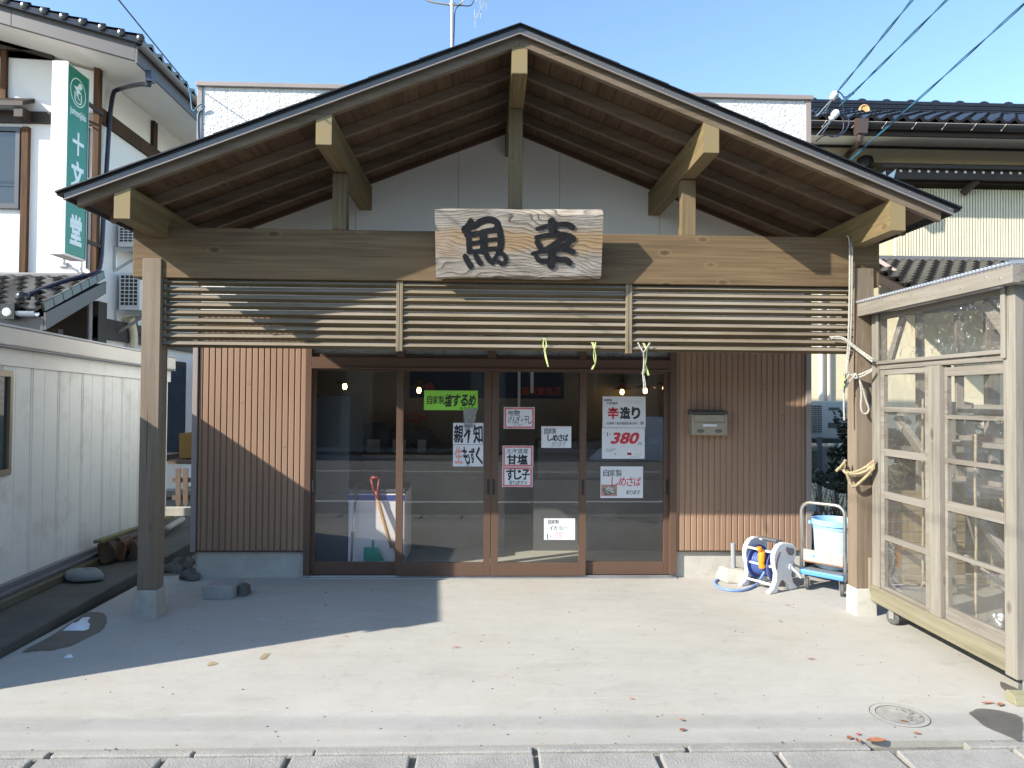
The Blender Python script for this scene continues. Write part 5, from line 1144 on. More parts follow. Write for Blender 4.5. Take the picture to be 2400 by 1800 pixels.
# things glimpsed in the gap at the left of the shop
M['darkpick'] = plain('brown_picket_paint', (.12, .085, .065), .8, var=.2, scale=15)
gap = thing('picket_fence', 'low weathered picket fence in the gap behind the shed', 'fence', at(430, 1200, Y=9.6))
for px in (417, 434):
    b = MB(); p0, p1 = at(px, 1198, Y=9.6), at(px, 1098, Y=9.6); w = .033
    b.prism([p0 + V((0, 0, 0)), p0 + V((w, 0, .12)), p1 + V((w, 0, 0)), p1 - V((w, 0, 0)), p0 + V((-w, 0, .12))], (0, .02, 0)); b.build('picket', M['darkpick'], gap)
for py in (1125, 1166): b = MB(); b.bar(at(404, py, Y=9.63), at(470, py, Y=9.63), .03, .06); b.build('rail', M['darkpick'], gap)
b = MB(); b.box(at(395, 1080, Y=9.9).x, at(470, 1080, Y=9.9).x, 9.9, 10.6, at(430, 1088, Y=9.9).z, at(430, 1078, Y=9.9).z); b.box(at(395, 1080, Y=9.9).x + .3, at(395, 1080, Y=9.9).x + .36, 10.3, 10.36, 0, at(430, 1088, Y=9.9).z); tag(b.build('bench', M['darkpick']), 'weathered board bench carrying the ochre carton behind the shed', 'bench')
b = MB(); p0, p1 = at(420, 1074, Y=10.0), at(456, 1016, Y=10.0); b.prism([(p0.x, 10.0, p0.z), (p1.x + .1, 10.0, p0.z), (p1.x + .1, 10.0, p1.z), (p0.x - .01, 10.0, p1.z)], (0, .4, 0)); tag(b.build('carton', M['cardboard'], bevel=.004), 'ochre carton seen in the gap between shed and shop', 'carton')
b = MB(); b.box(-5.3, -3.7, 11.8, 12.1, -.05, .05); b.box(-5.3, -3.6, 9.3, 9.42, -.05, .16); o = b.build('stone_edging', M['concblock']); tag(o, 'pale stone edging on the ground behind the picket fence', 'edging')

# ================================================================ LEFT: HALF-TIMBERED HOUSE
HY = 9.96; HX = -5.42
lh = thing('half_timbered_house', 'white plastered house with dark timber posts and black tiled roofs, left of the shop', 'house', (-7.5, HY, 0))
L_ = lambda px, py: at(px, py, Y=HY)
slr = lambda x: 5.86 - .262 * (x + 4.50)          # underside line of the verge board
b = MB(); b.prism([(HX, HY, -.05), (-10, HY, -.05), (-10, HY, 5.5), (-7.6, HY, slr(-7.6) - .03), (HX, HY, slr(HX) - .03)], (0, .16, 0)); b.build('front_wall', M['plaster'], lh)
b = MB(); b.box(HX - .16, HX, HY + .161, 17, -.05, slr(HX) - .03); b.build('side_wall', M['plaster'], lh)
def post_(px0, px1, pz0, pz1, mat='timberl', d=.05):
    a, c = L_(px0, pz0), L_(px1, pz1); b = MB(); b.box(a.x, c.x, HY - d, HY + .02, a.z, c.z); b.build('timber_post', M[mat], lh, bevel=.004)
post_(216, 240, 640, 140, d=.06); post_(4, 21, 242, 118); post_(50, 73, 640, 300, d=.06)
post_(203, 211, 630, 300, 'post', d=.03)
b = MB(); a = L_(0, 118); c = L_(130, 118); b.prism([(a.x - 2, HY - .07, a.z - .005), (c.x, HY - .07, a.z - .02), (-6.0, HY - .07, slr(-6.0) - .03), (a.x - 2, HY - .07, slr(a.x - 2) - .03)], (0, .06, 0)); b.build('gable_boarding', M['darkwood'], lh)
b = MB(); b.box(-9, L_(122, 290).x, HY - .055, HY + .01, L_(100, 291).z, L_(100, 265).z); b.box(L_(200, 300).x, HX, HY - .055, HY + .01, L_(210, 295).z, L_(210, 268).z); b.build('timber_beam', M['darkwood'], lh)
# side wall timbers: a rail at floor level and posts
sp = lambda px, py: at(px, py, X=HX)
zr_ = sp(250, 283).z
b = MB(); b.box(HX - .01, HX + .05, HY + .0, 17, zr_ - .10, zr_ + .10); b.build('timber_beam', M['timber'], lh)
for px in (358,): y = sp(px, 300).y; b = MB(); b.box(HX - .01, HX + .05, y - .07, y + .07, zr_ + .101, slr(HX) - .08); b.build('timber_post', M['timber'], lh)
b = MB(); z2 = sp(260, 770).z; b.box(HX - .01, HX + .06, HY, 14, z2 - .17, z2 + .12); b.build('timber_beam', M['darkwood'], lh)
y = sp(231, 750).y; b = MB(); b.box(HX - .01, HX + .07, HY, HY + .22, -.05, 2.9); b.build('timber_post', M['darkwood'], lh)
# window with a little hood
a, c = L_(-40, 478), L_(42, 310)
b = MB()
for x0, x1, z0, z1 in ((a.x, c.x + .06, a.z - .07, a.z), (a.x, c.x + .06, c.z, c.z + .06), (c.x, c.x + .06, a.z, c.z)): b.box(x0, x1, HY - .05, HY + .03, z0, z1)
wn_ = b.build('window_frame', plain('dark_blue_grey_frame', (.06, .065, .08), .4), lh, bevel=.004)
m_, nt_, p_, _o = _mat('house_window_glass'); p_.inputs['Base Color'].default_value = (.02, .025, .03, 1); p_.inputs['Roughness'].default_value = .02; p_.inputs['Specular IOR Level'].default_value = 1.0
b = MB(); b.box(a.x, c.x - .001, HY - .02, HY - .012, a.z + .001, c.z - .001); b.build('pane', m_, wn_)
b = MB(); z = L_(50, 262).z; b.prism([(-9, HY - .28, z - .02), (L_(84, 240).x, HY - .28, z - .02), (L_(84, 240).x, HY - .02, z + .12), (-9, HY - .02, z + .15)], (0, 0, .06)); b.box(L_(62, 200).x, L_(82, 200).x, HY - .25, HY - .001, z - .16, z - .03); b.build('window_hood', M['darkwood'], lh)
# main roof: verge board, soffits, tiles, gutter
VY = 9.12; EX = -4.50
b = MB(); b.prism([(EX, VY, slr(EX)), (-9.5, VY, slr(-9.5)), (-9.5, VY, slr(-9.5) + .21), (EX, VY, slr(EX) + .235)], (0, .05, 0)); b.build('verge_board', M['vergegrey'], lh, bevel=.006)
b = MB(); b.prism([(-6.06, VY - .002, slr(-6.06) + .012), (-6.05, VY - .002, slr(-6.05) + .012), (-6.05, VY - .002, slr(-6.05) + .20), (-6.06, VY - .002, slr(-6.06) + .20)], (0, .003, 0)); b.build('board_joint', M['darkwood'], lh)
b = MB(); b.prism([(EX, VY + .051, slr(EX) + .02), (-9.5, VY + .051, slr(-9.5) + .02), (-9.5, VY + .051, slr(-9.5) + .05), (EX, VY + .051, slr(EX) + .05)], (0, 8, 0)); b.build('soffit', M['soffit'], lh)
b = MB(); b.box(EX - .0, EX + .03, VY, 17, slr(EX) - .03, slr(EX) + .20); b.build('eave_board', M['vergegrey'], lh, bevel=.005)
b = MB(); tiles(b, (EX + .10, VY - .06, slr(EX + .1) + .27), (0, 1, 0), V((-1, 0, .262)), 30, 22, .265, .24, .04, .035); b.build('main_roof', M['tile'], lh, smooth=.6)
b = MB()
for k in range(20):
    x = EX + .12 - k * .24; z = slr(x) + .235; b.prism([(x, VY - .075, z - .02), (x - .245, VY - .075, z + .262 * .24 - .02), (x - .245, VY - .075, z + .262 * .24 + .045), (x - .02, VY - .075, z + .075), (x, VY - .075, z + .06)], (0, .06, 0))
    b.lathe([(.052, 0), (.045, .02), (.015, .028), (0, .028)], (x - .02, VY - .075, z + .05), (0, -1, 0), 12)
b.build('verge_tile', M['tile'], lh, bevel=.004)
b = MB(); pts = [(EX + .085 + .055 * math.cos(t), slr(EX) + .19 + .055 * math.sin(t)) for t in [math.pi + k * math.pi / 8 for k in range(9)]]
for (xa, za), (xb, zb) in zip(pts, pts[1:]): b.quad((xa, VY - .1, za), (xb, VY - .1, zb), (xb, 17, zb), (xa, 17, za)); b.quad((xb * .985 + EX * .015, VY - .1, zb + .004), (xa * .985 + EX * .015, VY - .1, za + .004), (xa, 17, za + .004), (xb, 17, zb + .004))
b.build('gutter', M['greymetal'], lh, smooth=True)
dp = [at(350, 190, X=EX + .08) + V((0, 0, -.05)), at(330, 196, X=EX - .1), sp(262, 208) + V((.10, 0, 0)), sp(247, 218) + V((.08, 0, 0)), V((HX + .08, sp(246, 300).y - .1, 4.6)), V((HX + .08, HY + .05, 3.9)), V((HX + .08, HY + .02, 3.35)), V((HX + .06, HY - .1, 3.25)), V((HX - .15, HY - .35, 3.14)), at(40, 700, Y=8.85)]
b = MB(); b.tube(smooth_path(dp, 2), .031, 10); c = at(350, 175, X=EX + .08); b.box(c.x - .03, c.x + .05, c.y - .05, c.y + .05, c.z - .10, c.z + .04); b.build('downpipe', M['navy'], lh, smooth=.6)
b = MB(); b.tube([(HX + .04, HY - .02, 5.0), (HX + .04, HY - .02, 3.3)], .012, 8); b.tube([(HX - .12, HY - .1, 4.45), (HX - .12, HY - .1, 3.2)], .018, 8); b.box(HX - .19, HX - .05, HY - .16, HY - .06, 4.42, 4.58); b.build('conduit', M['white'], lh)
# pent roof over the ground floor
PX = -5.27; v_ = V((0, 1.32, .62)); vl = v_.length
b = MB(); tiles(b, (-9.27, 8.60, 2.60), (1, 0, 0), v_, 17, 7, .235, vl / 7, .035, .035, stagger=.5); b.build('pent_roof', M['tilemid'], lh, smooth=.6)
b = MB()
for k in range(7):
    q0 = V((PX, 8.58, 2.62)) + v_ * (k / 7); b.obox(q0 + v_ * (1 / 14) + V((.012, 0, .018)), V((.018, 0, 0)), v_ * (1 / 14.6), V((0, -.02, .05)))
b.build('verge_tile', M['tile'], lh, bevel=.006)
b = MB(); b.prism([(PX, 8.62, 2.37), (PX, 9.94, 3.0), (PX, 9.94, 3.17), (PX, 8.62, 2.58)], (.03, 0, 0)); b.box(-9.2, PX, 8.62, 8.65, 2.37, 2.53); b.build('verge_board', M['vergegrey'], lh, bevel=.004)
b = MB(); b.prism([(PX - .001, 8.66, 2.48), (PX - .001, 9.94, 3.10), (PX - .001, 9.94, 3.14), (PX - .001, 8.66, 2.52)], (-3.9, 0, 0)); b.build('pent_soffit', M['darkwood'], lh)
b = MB(); b.box(-9.3, HX + .05, HY - .08, HY - .005, 3.17, 3.27); b.box(-9.3, HX + .06, HY - .12, HY - .08, 3.20, 3.25); b.build('flashing', M['greymetal'], lh, bevel=.01)
b = MB(); c = [(8.57 + .055 * math.cos(t), 2.58 + .055 * math.sin(t)) for t in [math.pi + k * math.pi / 8 for k in range(9)]]
for (ya, za), (yb, zb) in zip(c, c[1:]): b.quad((-9.3, ya, za), (PX - .05, ya, za), (PX - .05, yb, zb), (-9.3, yb, zb)); b.quad((-9.3, yb + .003, zb + .003), (PX - .05, yb + .003, zb + .003), (PX - .05, ya + .003, za + .003), (-9.3, ya + .003, za + .003))
b.build('gutter', plain('blue_grey_gutter', (.32, .36, .42), .3), lh, smooth=True)
b = MB(); c = at(25, 725, Y=8.56); b.box(c.x - .08, c.x + .08, 8.50, 8.60, c.z - .12, c.z + .06); b.lathe([(.055, 0), (.05, .015), (0, .02)], (c.x, 8.50, c.z - .04), (0, -1, 0), 14, 1); b.blob((c.x + .05, 8.70, c.z + .16), .08, .08, .08, .05, 2); b.build('gutter_hopper', [M['tile'], M['steel']], lh, smooth=.6)
b = MB(); b.box(-9, HX - .02, HY - .11, HY - .071, -.05, 2.95); b.build('lower_boarding', M['darkwood'], lh)
b = MB(); c = L_(160, 760); b.box(c.x, c.x + .10, 9.0, 9.1, -.05, 2.6); b.box(-9, PX - .05, 9.0, 9.1, 2.33, 2.42); b.build('pent_post', M['darkwood'], lh)
# windows of the side wall seen in the gap and through the louvres
b = MB(); b.box(HX, HX + .05, 11.2, 12.9, .5, 2.2); b.build('side_window_frame', M['darkwood'], lh)
b = MB(); b.box(HX + .051, HX + .056, 11.27, 12.83, .6, 2.1); b.build('side_window', m_, lh)
b = MB(); b.box(-4.6, -3.2, 13.5, 13.6, -.05, 2.9); b.build('annexe_wall', M['darkwood'], lh)
b = MB(); b.box(at(444, 1000, Y=13.4).x, -3.0, 13.42, 13.49, .55, 2.3); b.build('annexe_panel', plain('grey_blue_panel', (.20, .27, .38), .5), lh)
b = MB(); b.box(at(405, 1000, Y=13.3).x, at(436, 1000, Y=13.3).x, 13.30, 13.41, .9, 2.3); b.build('annexe_window', m_, lh)

# --- projecting light-box sign
y0, y1 = 9.02, 9.50
xr0 = at(153, 300, Y=y0).x; xl0 = at(119, 300, Y=y0).x; zt = at(150, 142, Y=y0).z; zb = at(150, 596, Y=y0).z
lb = thing('projecting_sign', 'tall white-edged light box with a green face and white characters, on the timbered house', 'sign', ((xr0 + xl0) / 2, 9.3, zb))
xs = lambda y: xr0 - .02 * (y - y0)
b = MB(); b.box(xl0, xr0, y0, y1, zb, zt); b.build('box', M['white'], lb, bevel=.006)
b = MB(); b.box(xr0 + .0005, xr0 + .012, y0 + .012, y1 - .012, zb + .03, zt - .02); face = b.build('sign_face', M['teal'], lb, bevel=.004)
for y in (y0 + .003, y1 - .011): b = MB(); b.box(xr0 + .0005, xr0 + .02, y, y + .008, zb + .01, zt - .005); b.build('edge_strip', M['steel'], lb)
Hs = zt - zb; Ws = y1 - y0
fs = lambda u, v, lift=0.0: V((xr0 + .0135 + lift, y0 + Ws * u, zt - Hs * v))
b = MB()
write(b, '十', .28, .82, -.455, -.335, lambda u, v, l=0: fs(u, -v, l), .045, asp=Ws / Hs); write(b, '文', .24, .84, -.635, -.49, lambda u, v, l=0: fs(u, -v, l), .045, asp=Ws / Hs); write(b, '堂', .24, .80, -.93, -.775, lambda u, v, l=0: fs(u, -v, l), .045, asp=Ws / Hs)
write(b, 'jumonjido', .12, .92, -.265, -.215, lambda u, v, l=0: fs(u, -v, l), .03, asp=Ws / Hs)
N_ = 36
cx, cy_ = .5, .125
for k in range(N_):
    a, c = 2 * math.pi * k / N_, 2 * math.pi * (k + 1) / N_
    b.quad(*[fs(cx + math.cos(t) * r * .36, cy_ + math.sin(t) * r * .075) for t, r in ((a, 1), (c, 1), (c, .92), (a, .92))])
b.face([fs(cx + .10 + .085 * math.cos(2 * math.pi * k / 16), cy_ - .040 + .0175 * math.sin(2 * math.pi * k / 16)) for k in range(16)])
star = []
for k in range(8): a = math.pi / 4 * k + .3; r = 1 if k % 2 == 0 else .38; star.append(fs(cx - .02 + .20 * r * math.cos(a), cy_ - .012 + .042 * r * math.sin(a), .0004))
b.face(star)
stroke(b, [(0, 0), (0, 2.2), (.3, 2.9), (1.2, 3.2), (2.2, 2.9), (2.4, 2.2), (2.4, 0)], .38, lambda x, y, l: fs(cx - .15 + x * .125, cy_ + .005 + y * .0165, .0008))
stroke(b, [(1.0, .3), (1.0, 1.5), (1.6, 1.5)], .32, lambda x, y, l: fs(cx - .13 + x * .125, cy_ + .008 + y * .0165, .0012))
b.build('lettering', M['signwhite'], face)
for z in (zt - .28, zb + .06): b = MB(); b.bar((xl0 + .02, y0 + .3, z + .1), (xl0 - .35, HY, z - .02), .025, .025); b.box(xl0 - .42, xl0 - .30, HY - .03, HY - .001, z - .05, z + .01); b.bar((xl0 + .02, y0 + .3, z - .12), (xl0 - .33, HY, z - .02), .018, .018); b.build('stay_bracket', M['steel'], lb)
b = MB(); b.bar((xr0 - .05, y1, zt - .3), (xr0 - .05, HY, zt - .3), .03, .05); b.bar((xr0 - .05, y1, zb + .3), (xr0 - .05, HY, zb + .3), .03, .05); b.build('wall_arm', M['darkwood'], lb)

# --- air conditioners on the timbered house
def ac_side(name, label, yc, z0, z1, w=.75, x=HX):
    t = thing(name, label, 'air conditioner', (x + .35, yc, z0), 'air conditioners on the timbered house')
    b = MB(); b.box(x + .08, x + .38, yc - w / 2, yc + w / 2, z0, z1); b.build('casing', M['ac'], t, bevel=.012)
    b = MB()
    for k in range(9): zz_ = z0 + .06 + k * (z1 - z0 - .1) / 8; b.box(x + .10, x + .36, yc - w / 2 - .006, yc - w / 2 - .001, zz_, zz_ + .012)
    for k in range(5): b.box(x + .10 + k * .062, x + .11 + k * .062, yc - w / 2 - .010, yc - w / 2 - .0062, z0 + .06, z1 - .03)
    b.build('grille', M['ac'], t)
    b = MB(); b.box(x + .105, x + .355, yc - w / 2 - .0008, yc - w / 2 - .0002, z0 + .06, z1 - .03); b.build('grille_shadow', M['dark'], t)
    for y in (yc - w / 2 + .06, yc + w / 2 - .06): b = MB(); b.box(x + .0, x + .5, y - .02, y + .02, z0 - .05, z0 - .001); b.box(x, x + .04, y - .02, y + .02, z0 - .35, z0 - .05); b.bar((x + .03, y, z0 - .33), (x + .45, y, z0 - .06), .03, .03); b.build('wall_bracket', M['steel'], t)
p_a = at(302, 725, X=HX + .2)
ac_side('wall_air_conditioner', 'white air conditioner on a wall bracket just behind the lower tiled roof', p_a.y + .32, at(302, 728, X=HX + .2).z, at(302, 640, X=HX + .2).z)
p_b = at(300, 580, X=HX + .2)
ac_side('wall_air_conditioner', 'white air conditioner higher on the side wall, below the shop roof corner', p_b.y + .32, at(300, 580, X=HX + .2).z, at(300, 510, X=HX + .2).z)
b = MB(); pts = [at(305, 745, X=HX + .1), at(312, 775, X=HX + .1), at(314, 800, X=HX + .1), at(312, 850, X=HX + .1)]; b.tube(smooth_path(pts), .06, 10); tag(b.build('duct_pipe', M['cream'], smooth=True), 'thick cream insulated pipe running down below the lower air conditioner', 'pipe')

# ================================================================ RIGHT: CREAM HOUSE
RY = 10.5
R_p = lambda px, py: at(px, py, Y=RY)
rh = thing('cream_house', 'cream house with black tiled roof and a screen of pale vertical slats', 'house', (8, RY, 0))
zs = R_p(2200, 342).z
b = MB(); b.box(4.1, 14, RY, RY + .15, -.05, zs); b.box(4.1, 4.25, RY + .151, 16, -.05, zs); b.build('wall', M['cream'], rh)
EY = 9.6; ze = at(2200, 318, Y=EY).z; zg = at(2200, 296, Y=EY).z
b = MB(); b.prism([(3.9, EY + .05, ze), (3.9, RY - .001, zs - .02), (3.9, RY - .001, zs + .03), (3.9, EY + .05, ze + .05)], (10.5, 0, 0)); b.build('soffit', M['soffit'], rh)
b = MB(); b.box(3.9, 14.4, RY - .03, RY - .001, zs - .06, zs - .021); b.build('soffit_moulding', M['darkwood'], rh)
b = MB(); b.box(3.88, 14.4, EY, EY + .05, ze - .01, zg + .075); b.build('eave_board', M['darkwood'], rh)
b = MB(); c = [(EY - .065 + .065 * math.cos(t), zg - .01 + .075 * math.sin(t)) for t in [math.pi + k * math.pi / 8 for k in range(9)]]
for (ya, za), (yb, zb) in zip(c, c[1:]): b.quad((3.95, ya, za), (14.4, ya, za), (14.4, yb, zb), (3.95, yb, zb))
g_ = b.build('gutter', M['roofmetal'], rh, smooth=True)
b = MB(); b.box(3.95, 14.4, EY - .134, EY - .128, zg - .012, zg - .004)
for k in range(26): x = 4.2 + k * .42; b.bar((x, EY - .135, zg - .004), (x - .05, EY - .09, zg - .085), .02, .008)
b.build('gutter_hanger', M['trim'], g_)
yR = 11.6; zR = at(2200, 273, Y=yR).z; v2 = V((0, yR - (EY - .08), zR - (zg + .02)))
b = MB(); tiles(b, (3.9, EY - .08, zg + .03), (1, 0, 0), v2, 46, 7, .226, v2.length / 7, .045, .045, stagger=.0); b.build('main_roof', M['tile'], rh, smooth=.6)
b = MB(); b.prism([(3.95, EY - .06, zg - .01), (3.95, yR, zR - .03), (3.95, yR, zR - .12), (3.95, EY - .06, zg - .08)], (10.4, 0, 0)); b.build('roof_underlay', M['darkwood'], rh)
zT = at(2200, 249, Y=yR).z
b = MB()
for k in range(5): b.box(3.95, 14.4, yR - .12 + .006 * (k % 2), yR + .12, zR + (zT - zR) * k / 5, zR + (zT - zR) * (k + .9) / 5)
b.tube([(3.95, yR, zT + .01), (14.4, yR, zT + .01)], .06, 12)
for k in range(26): x = 4.15 + k * .42; b.lathe([(.075, -.05), (.085, 0), (.075, .05)], (x, yR, zT + .015), (1, 0, 0), 12)
b.build('ridge', M['tile'], rh, bevel=.004)
b = MB(); c = at(2024, 259, Y=yR - .45); b.lathe([(.085, 0), (.085, .04), (.07, .045), (.06, .03), (.0, .03)], (c.x, c.y, c.z), (0, -1, .1), 20); b.build('ridge_end_disc', plain('ochre_clay_disc', (.62, .38, .16), .6), rh, smooth=.6)
b = MB(); c = at(2016, 298, Y=EY - .13); b.prism([(c.x - .09, c.y - .06, c.z + .10), (c.x + .09, c.y - .06, c.z + .10), (c.x + .07, c.y - .06, c.z - .10), (c.x - .05, c.y - .06, c.z - .10)], (0, .12, 0))
pp = [c + V((0, 0, -.1)), c + V((0, .02, -.2)), R_p(1995, 350) + V((0, -.08, 0)), R_p(1978, 372) + V((0, -.05, 0)), R_p(1960, 400) + V((0, -.05, 0)), R_p(1957, 600) + V((0, -.05, 0))]
b.tube(smooth_path(pp, 2), .04, 10); b.build('downpipe', plain('brown_downpipe', (.075, .05, .045), .4), rh, smooth=.6)
b = MB(); c = R_p(2018, 385); b.lathe([(.11, 0), (.12, .10), (.10, .16), (.04, .19), (0, .195)], (c.x, RY - .12, c.z - .1), UP, 16); b.box(c.x - .04, c.x + .08, RY - .12, RY, c.z - .14, c.z - .06); b.build('vent_hood', M['roofmetal'], rh, smooth=.6)
# slat screen with its little roof
SY = 10.28
zs0, zs1 = at(2250, 606, Y=SY).z, at(2250, 443, Y=SY).z; x0 = at(2098, 560, Y=SY).x
for py in (461, 592):
    b = MB(); z = at(2250, py, Y=SY).z; b.box(x0 - .0, 12.5, SY + .036, SY + .06, z - .03, z + .03); b.build('screen_rail', M['creamslat'], rh)
b = MB(); x = x0
while x < 12.4: b.box(x, x + .0245, SY, SY + .035, zs0, zs1); x += .0425
b.build('slat_screen', M['creamslat'], rh)
b = MB(); zc = at(2200, 394, Y=SY - .35).z; xh = at(2070, 390, Y=SY - .35).x
b.prism([(xh, SY - .35, zc), (xh, RY, zc + .2), (xh, RY, zc + .26), (xh, SY - .35, zc + .05)], (8, 0, 0)); b.box(xh + .1, xh + 8, SY - .28, SY - .22, zc - .13, zc - .01); b.box(xh + .1, xh + 8, SY - .1, RY, zc - .13, zc - .07)
for k in range(2): b.bar((x0 + 1.0 + k * 4, SY - .04, zc - .27), (x0 + 1.10 + k * 4, SY - .22, zc - .12), .06, .08)
b.build('screen_canopy', M['darkwood'], rh)
b = MB()
for k in range(40): x = xh + .28 + k * .136; b.box(x, x + .035, SY - .287, SY - .281, zc - .045, zc - .012)
b.build('rafter_end', M['white'], rh)
b = MB(); c = at(2085, 410, Y=SY - .4); b.prism([(c.x - .06, c.y, c.z - .04), (c.x + .10, c.y, c.z + .09), (c.x + .06, c.y, c.z - .05)], (0, .02, 0)); b.prism([(c.x - .16, c.y, c.z - .02), (c.x - .06, c.y, c.z + .06), (c.x - .05, c.y, c.z - .05)], (0, .02, 0)); b.build('metal_flag', M['steel'], rh)
# lower tiled roof in front
yA, yB = 8.95, 10.27; zB = at(2200, 612, Y=yB).z; zA = zB - .62; v3 = V((0, yB - yA, zB - zA)); xa = at(2055, 612, Y=yB).x - .3
b = MB(); tiles(b, (xa, yA, zA), (1, 0, 0), v3, 34, 10, .20, v3.length / 10, .03, .032, stagger=.5); b.build('lower_roof', M['tilemid'], rh, smooth=.6)
b = MB(); b.box(xa, xa + 7, yB - .01, RY, zB + .0, zB + .07); b.build('flashing', M['greymetal'], rh)
b = MB(); b.bar(at(2060, 610, Y=9.9) + V((0, 0, .0)), at(2200, 700, Y=9.3), .07, .05); b.build('roof_pipe', plain('pinkish_pvc', (.30, .23, .215), .5), rh)
b = MB(); b.prism([(xa + .02, yA + .06, zA - .02), (xa + .02, yB, zB - .06), (xa + .02, yB, zB - .16), (xa + .02, yA + .06, zA - .14)], (7, 0, 0)); b.build('lower_soffit', M['darkwood'], rh)
b = MB(); c = R_p(1920, 850); b.tube([(c.x, RY - .05, 4), (c.x, RY - .05, .2)], .035, 10); b.tube([(c.x + .12, RY - .05, 3), (c.x + .12, RY - .05, .2)], .02, 8); b.build('white_downpipe', M['white'], rh, smooth=.6)
# air conditioners and shrubs in the right gap
def ac_front(label, x0, x1, y, z0, z1):
    t = thing('air_conditioner', label, 'air conditioner', ((x0 + x1) / 2, y, z0), 'air conditioners stacked right of the shop')
    b = MB(); b.box(x0, x1, y, y + .3, z0, z1); b.build('casing', M['ac'], t, bevel=.012)
    b = MB(); gx1 = x0 + (x1 - x0) * .60; b.box(x0 + .04, gx1, y - .003, y - .0005, z0 + .06, z1 - .05); b.build('fan_opening', M['dark'], t)
    b = MB(); n = 14
    for k in range(n): z = z0 + .065 + k * (z1 - z0 - .12) / n; b.box(x0 + .035, gx1 + .005, y - .010, y - .006, z, z + .005)
    for k in range(26): x = x0 + .04 + k * (gx1 - x0 - .04) / 25; b.box(x - .0015, x + .0015, y - .0058, y - .0035, z0 + .06, z1 - .05)
    b.build('grille', M['ac'], t)
    b = MB(); b.box(gx1 + .08, gx1 + .20, y - .006, y - .0005, z1 - .10, z1 - .07); b.box(gx1 + .07, gx1 + .22, y - .004, y - .0005, z1 - .30, z1 - .24); b.build('label_plate', M['fascia'], t)
AY = 7.8; ax0, ax1 = at(1903, 1000, Y=AY).x - .32, at(1985, 1000, Y=AY).x
ac_front('cream outdoor unit, upper of the two stacked in the right gap', ax0, ax1, AY, at(1930, 1028, Y=AY).z, at(1930, 940, Y=AY).z)
ac_front('bluish-grey outdoor unit in the shade, lower of the two in the right gap', ax0, ax1, AY + .05, at(1930, 1118, Y=AY).z, at(1930, 1048, Y=AY).z)
t = thing('unit_rack', 'steel rack holding the two outdoor units in the right gap', 'rack', ((ax0 + ax1) / 2, AY, 0))
for z in (at(1930, 1029.5, Y=AY).z, at(1930, 1119.5, Y=AY).z):
    b = MB(); b.box(ax0 - .02, ax1 + .04, AY - .06, AY - .025, z - .04, z - .003); b.box(ax0 - .02, ax1 + .04, AY + .36, AY + .40, z - .04, z - .003); b.build('cross_bar', M['rubber'], t)
    for x in (ax0 + .02, ax1 - .02): b = MB(); b.box(x - .02, x + .02, AY - .024, AY + .359, z - .04, z - .003); b.build('side_bar', M['rubber'], t)
for x in (ax0 + .34, ax1 + .06):
    for y in (AY - .10, AY + .402): b = MB(); b.box(x, x + .05, y, y + .035, -.05, 1.2); b.build('upright', plain('pale_blue_steel', (.30, .36, .42), .4, metal=.3), t)
def shrub(name, label, c, rx, ry, rz, n, size, mat, stems=6, cat='shrub'):
    t = thing(name, label, cat, (c[0], c[1], 0)); rr = random.Random(n); b = MB()
    for k in range(stems):
        a = rr.uniform(0, 6.28); e = V(c) + V((rx * .5 * math.cos(a), ry * .5 * math.sin(a), rz * rr.uniform(-.2, .5))); b.tube([V((c[0], c[1], -.05)) + V((.03 * math.cos(a), .03 * math.sin(a), 0)), V((c[0], c[1], c[2] - rz)).lerp(e, .4), e], [.015, .012, .005], 5)
    b.build('stem', M['log'], t); b = MB()
    for k in range(n):
        while True:
            p = V((rr.uniform(-1, 1), rr.uniform(-1, 1), rr.uniform(-1, 1)))
            if .25 < p.length < 1: break
        p = V((p.x * rx, p.y * ry, p.z * rz)) * (.75 + .35 * math.sin(p.x * 5 + p.z * 7)); p += V(c)
        d = V((rr.uniform(-1, 1), rr.uniform(-1, 1), rr.uniform(-.4, .8))).normalized(); e = d.orthogonal().normalized(); s = size * rr.uniform(.6, 1.2); w = e * (s * .32); nrm = d.cross(e) * s * .1
        b.face([p - d * s / 2, p + w - nrm, p + d * s / 2, p - w - nrm])
    b.build('foliage', M[mat], t); return t
shrub('evergreen_shrub', 'dark evergreen shrub between the outdoor units and the right post', (at(1985, 1000, Y=7.3).x + .12, 7.3, 1.05), .30, .25, .60, 1500, .075, 'foliage')
shrub('evergreen_shrub', 'dense dark hedge bush behind the glazed cabinet', (4.75, 6.9, .85), 1.5, .55, .66, 9000, .095, 'foliage')
t = thing('withered_plant', 'withered brown plant stalks below the outdoor units in the right gap', 'plant', (3.25, 7.1, 0)); b = MB(); rr = random.Random(8)
for k in range(90):
    x, y = rr.uniform(2.98, 3.62), rr.uniform(6.7, 7.5); h = rr.uniform(.35, .8); dx_, dy_ = rr.uniform(-.18, .18), rr.uniform(-.15, .15); b.tube([(x, y, -.05), (x + dx_ * .3, y + dy_ * .3, h * .6), (x + dx_, y + dy_, h)], [.006, .005, .002], 4)
    for q in range(2): z = rr.uniform(.3, 1) * h; b.bar((x + dx_ * .5, y, z), (x + dx_ * .5 + rr.uniform(-.12, .12), y + rr.uniform(-.05, .05), z + rr.uniform(-.10, .06)), .012, .002)
b.build('stalks', M['straww'], t)
b = MB(); b.prism([at(1903, 1192, Y=6.9), at(1922, 1206, Y=6.9), at(1918, 1188, Y=6.9), at(1905, 1182, Y=6.9)], (0, .01, 0)); tag(b.build('bag_scrap', M['bucketpale']), 'scrap of pale blue plastic behind the hand truck handle', 'plastic scrap')

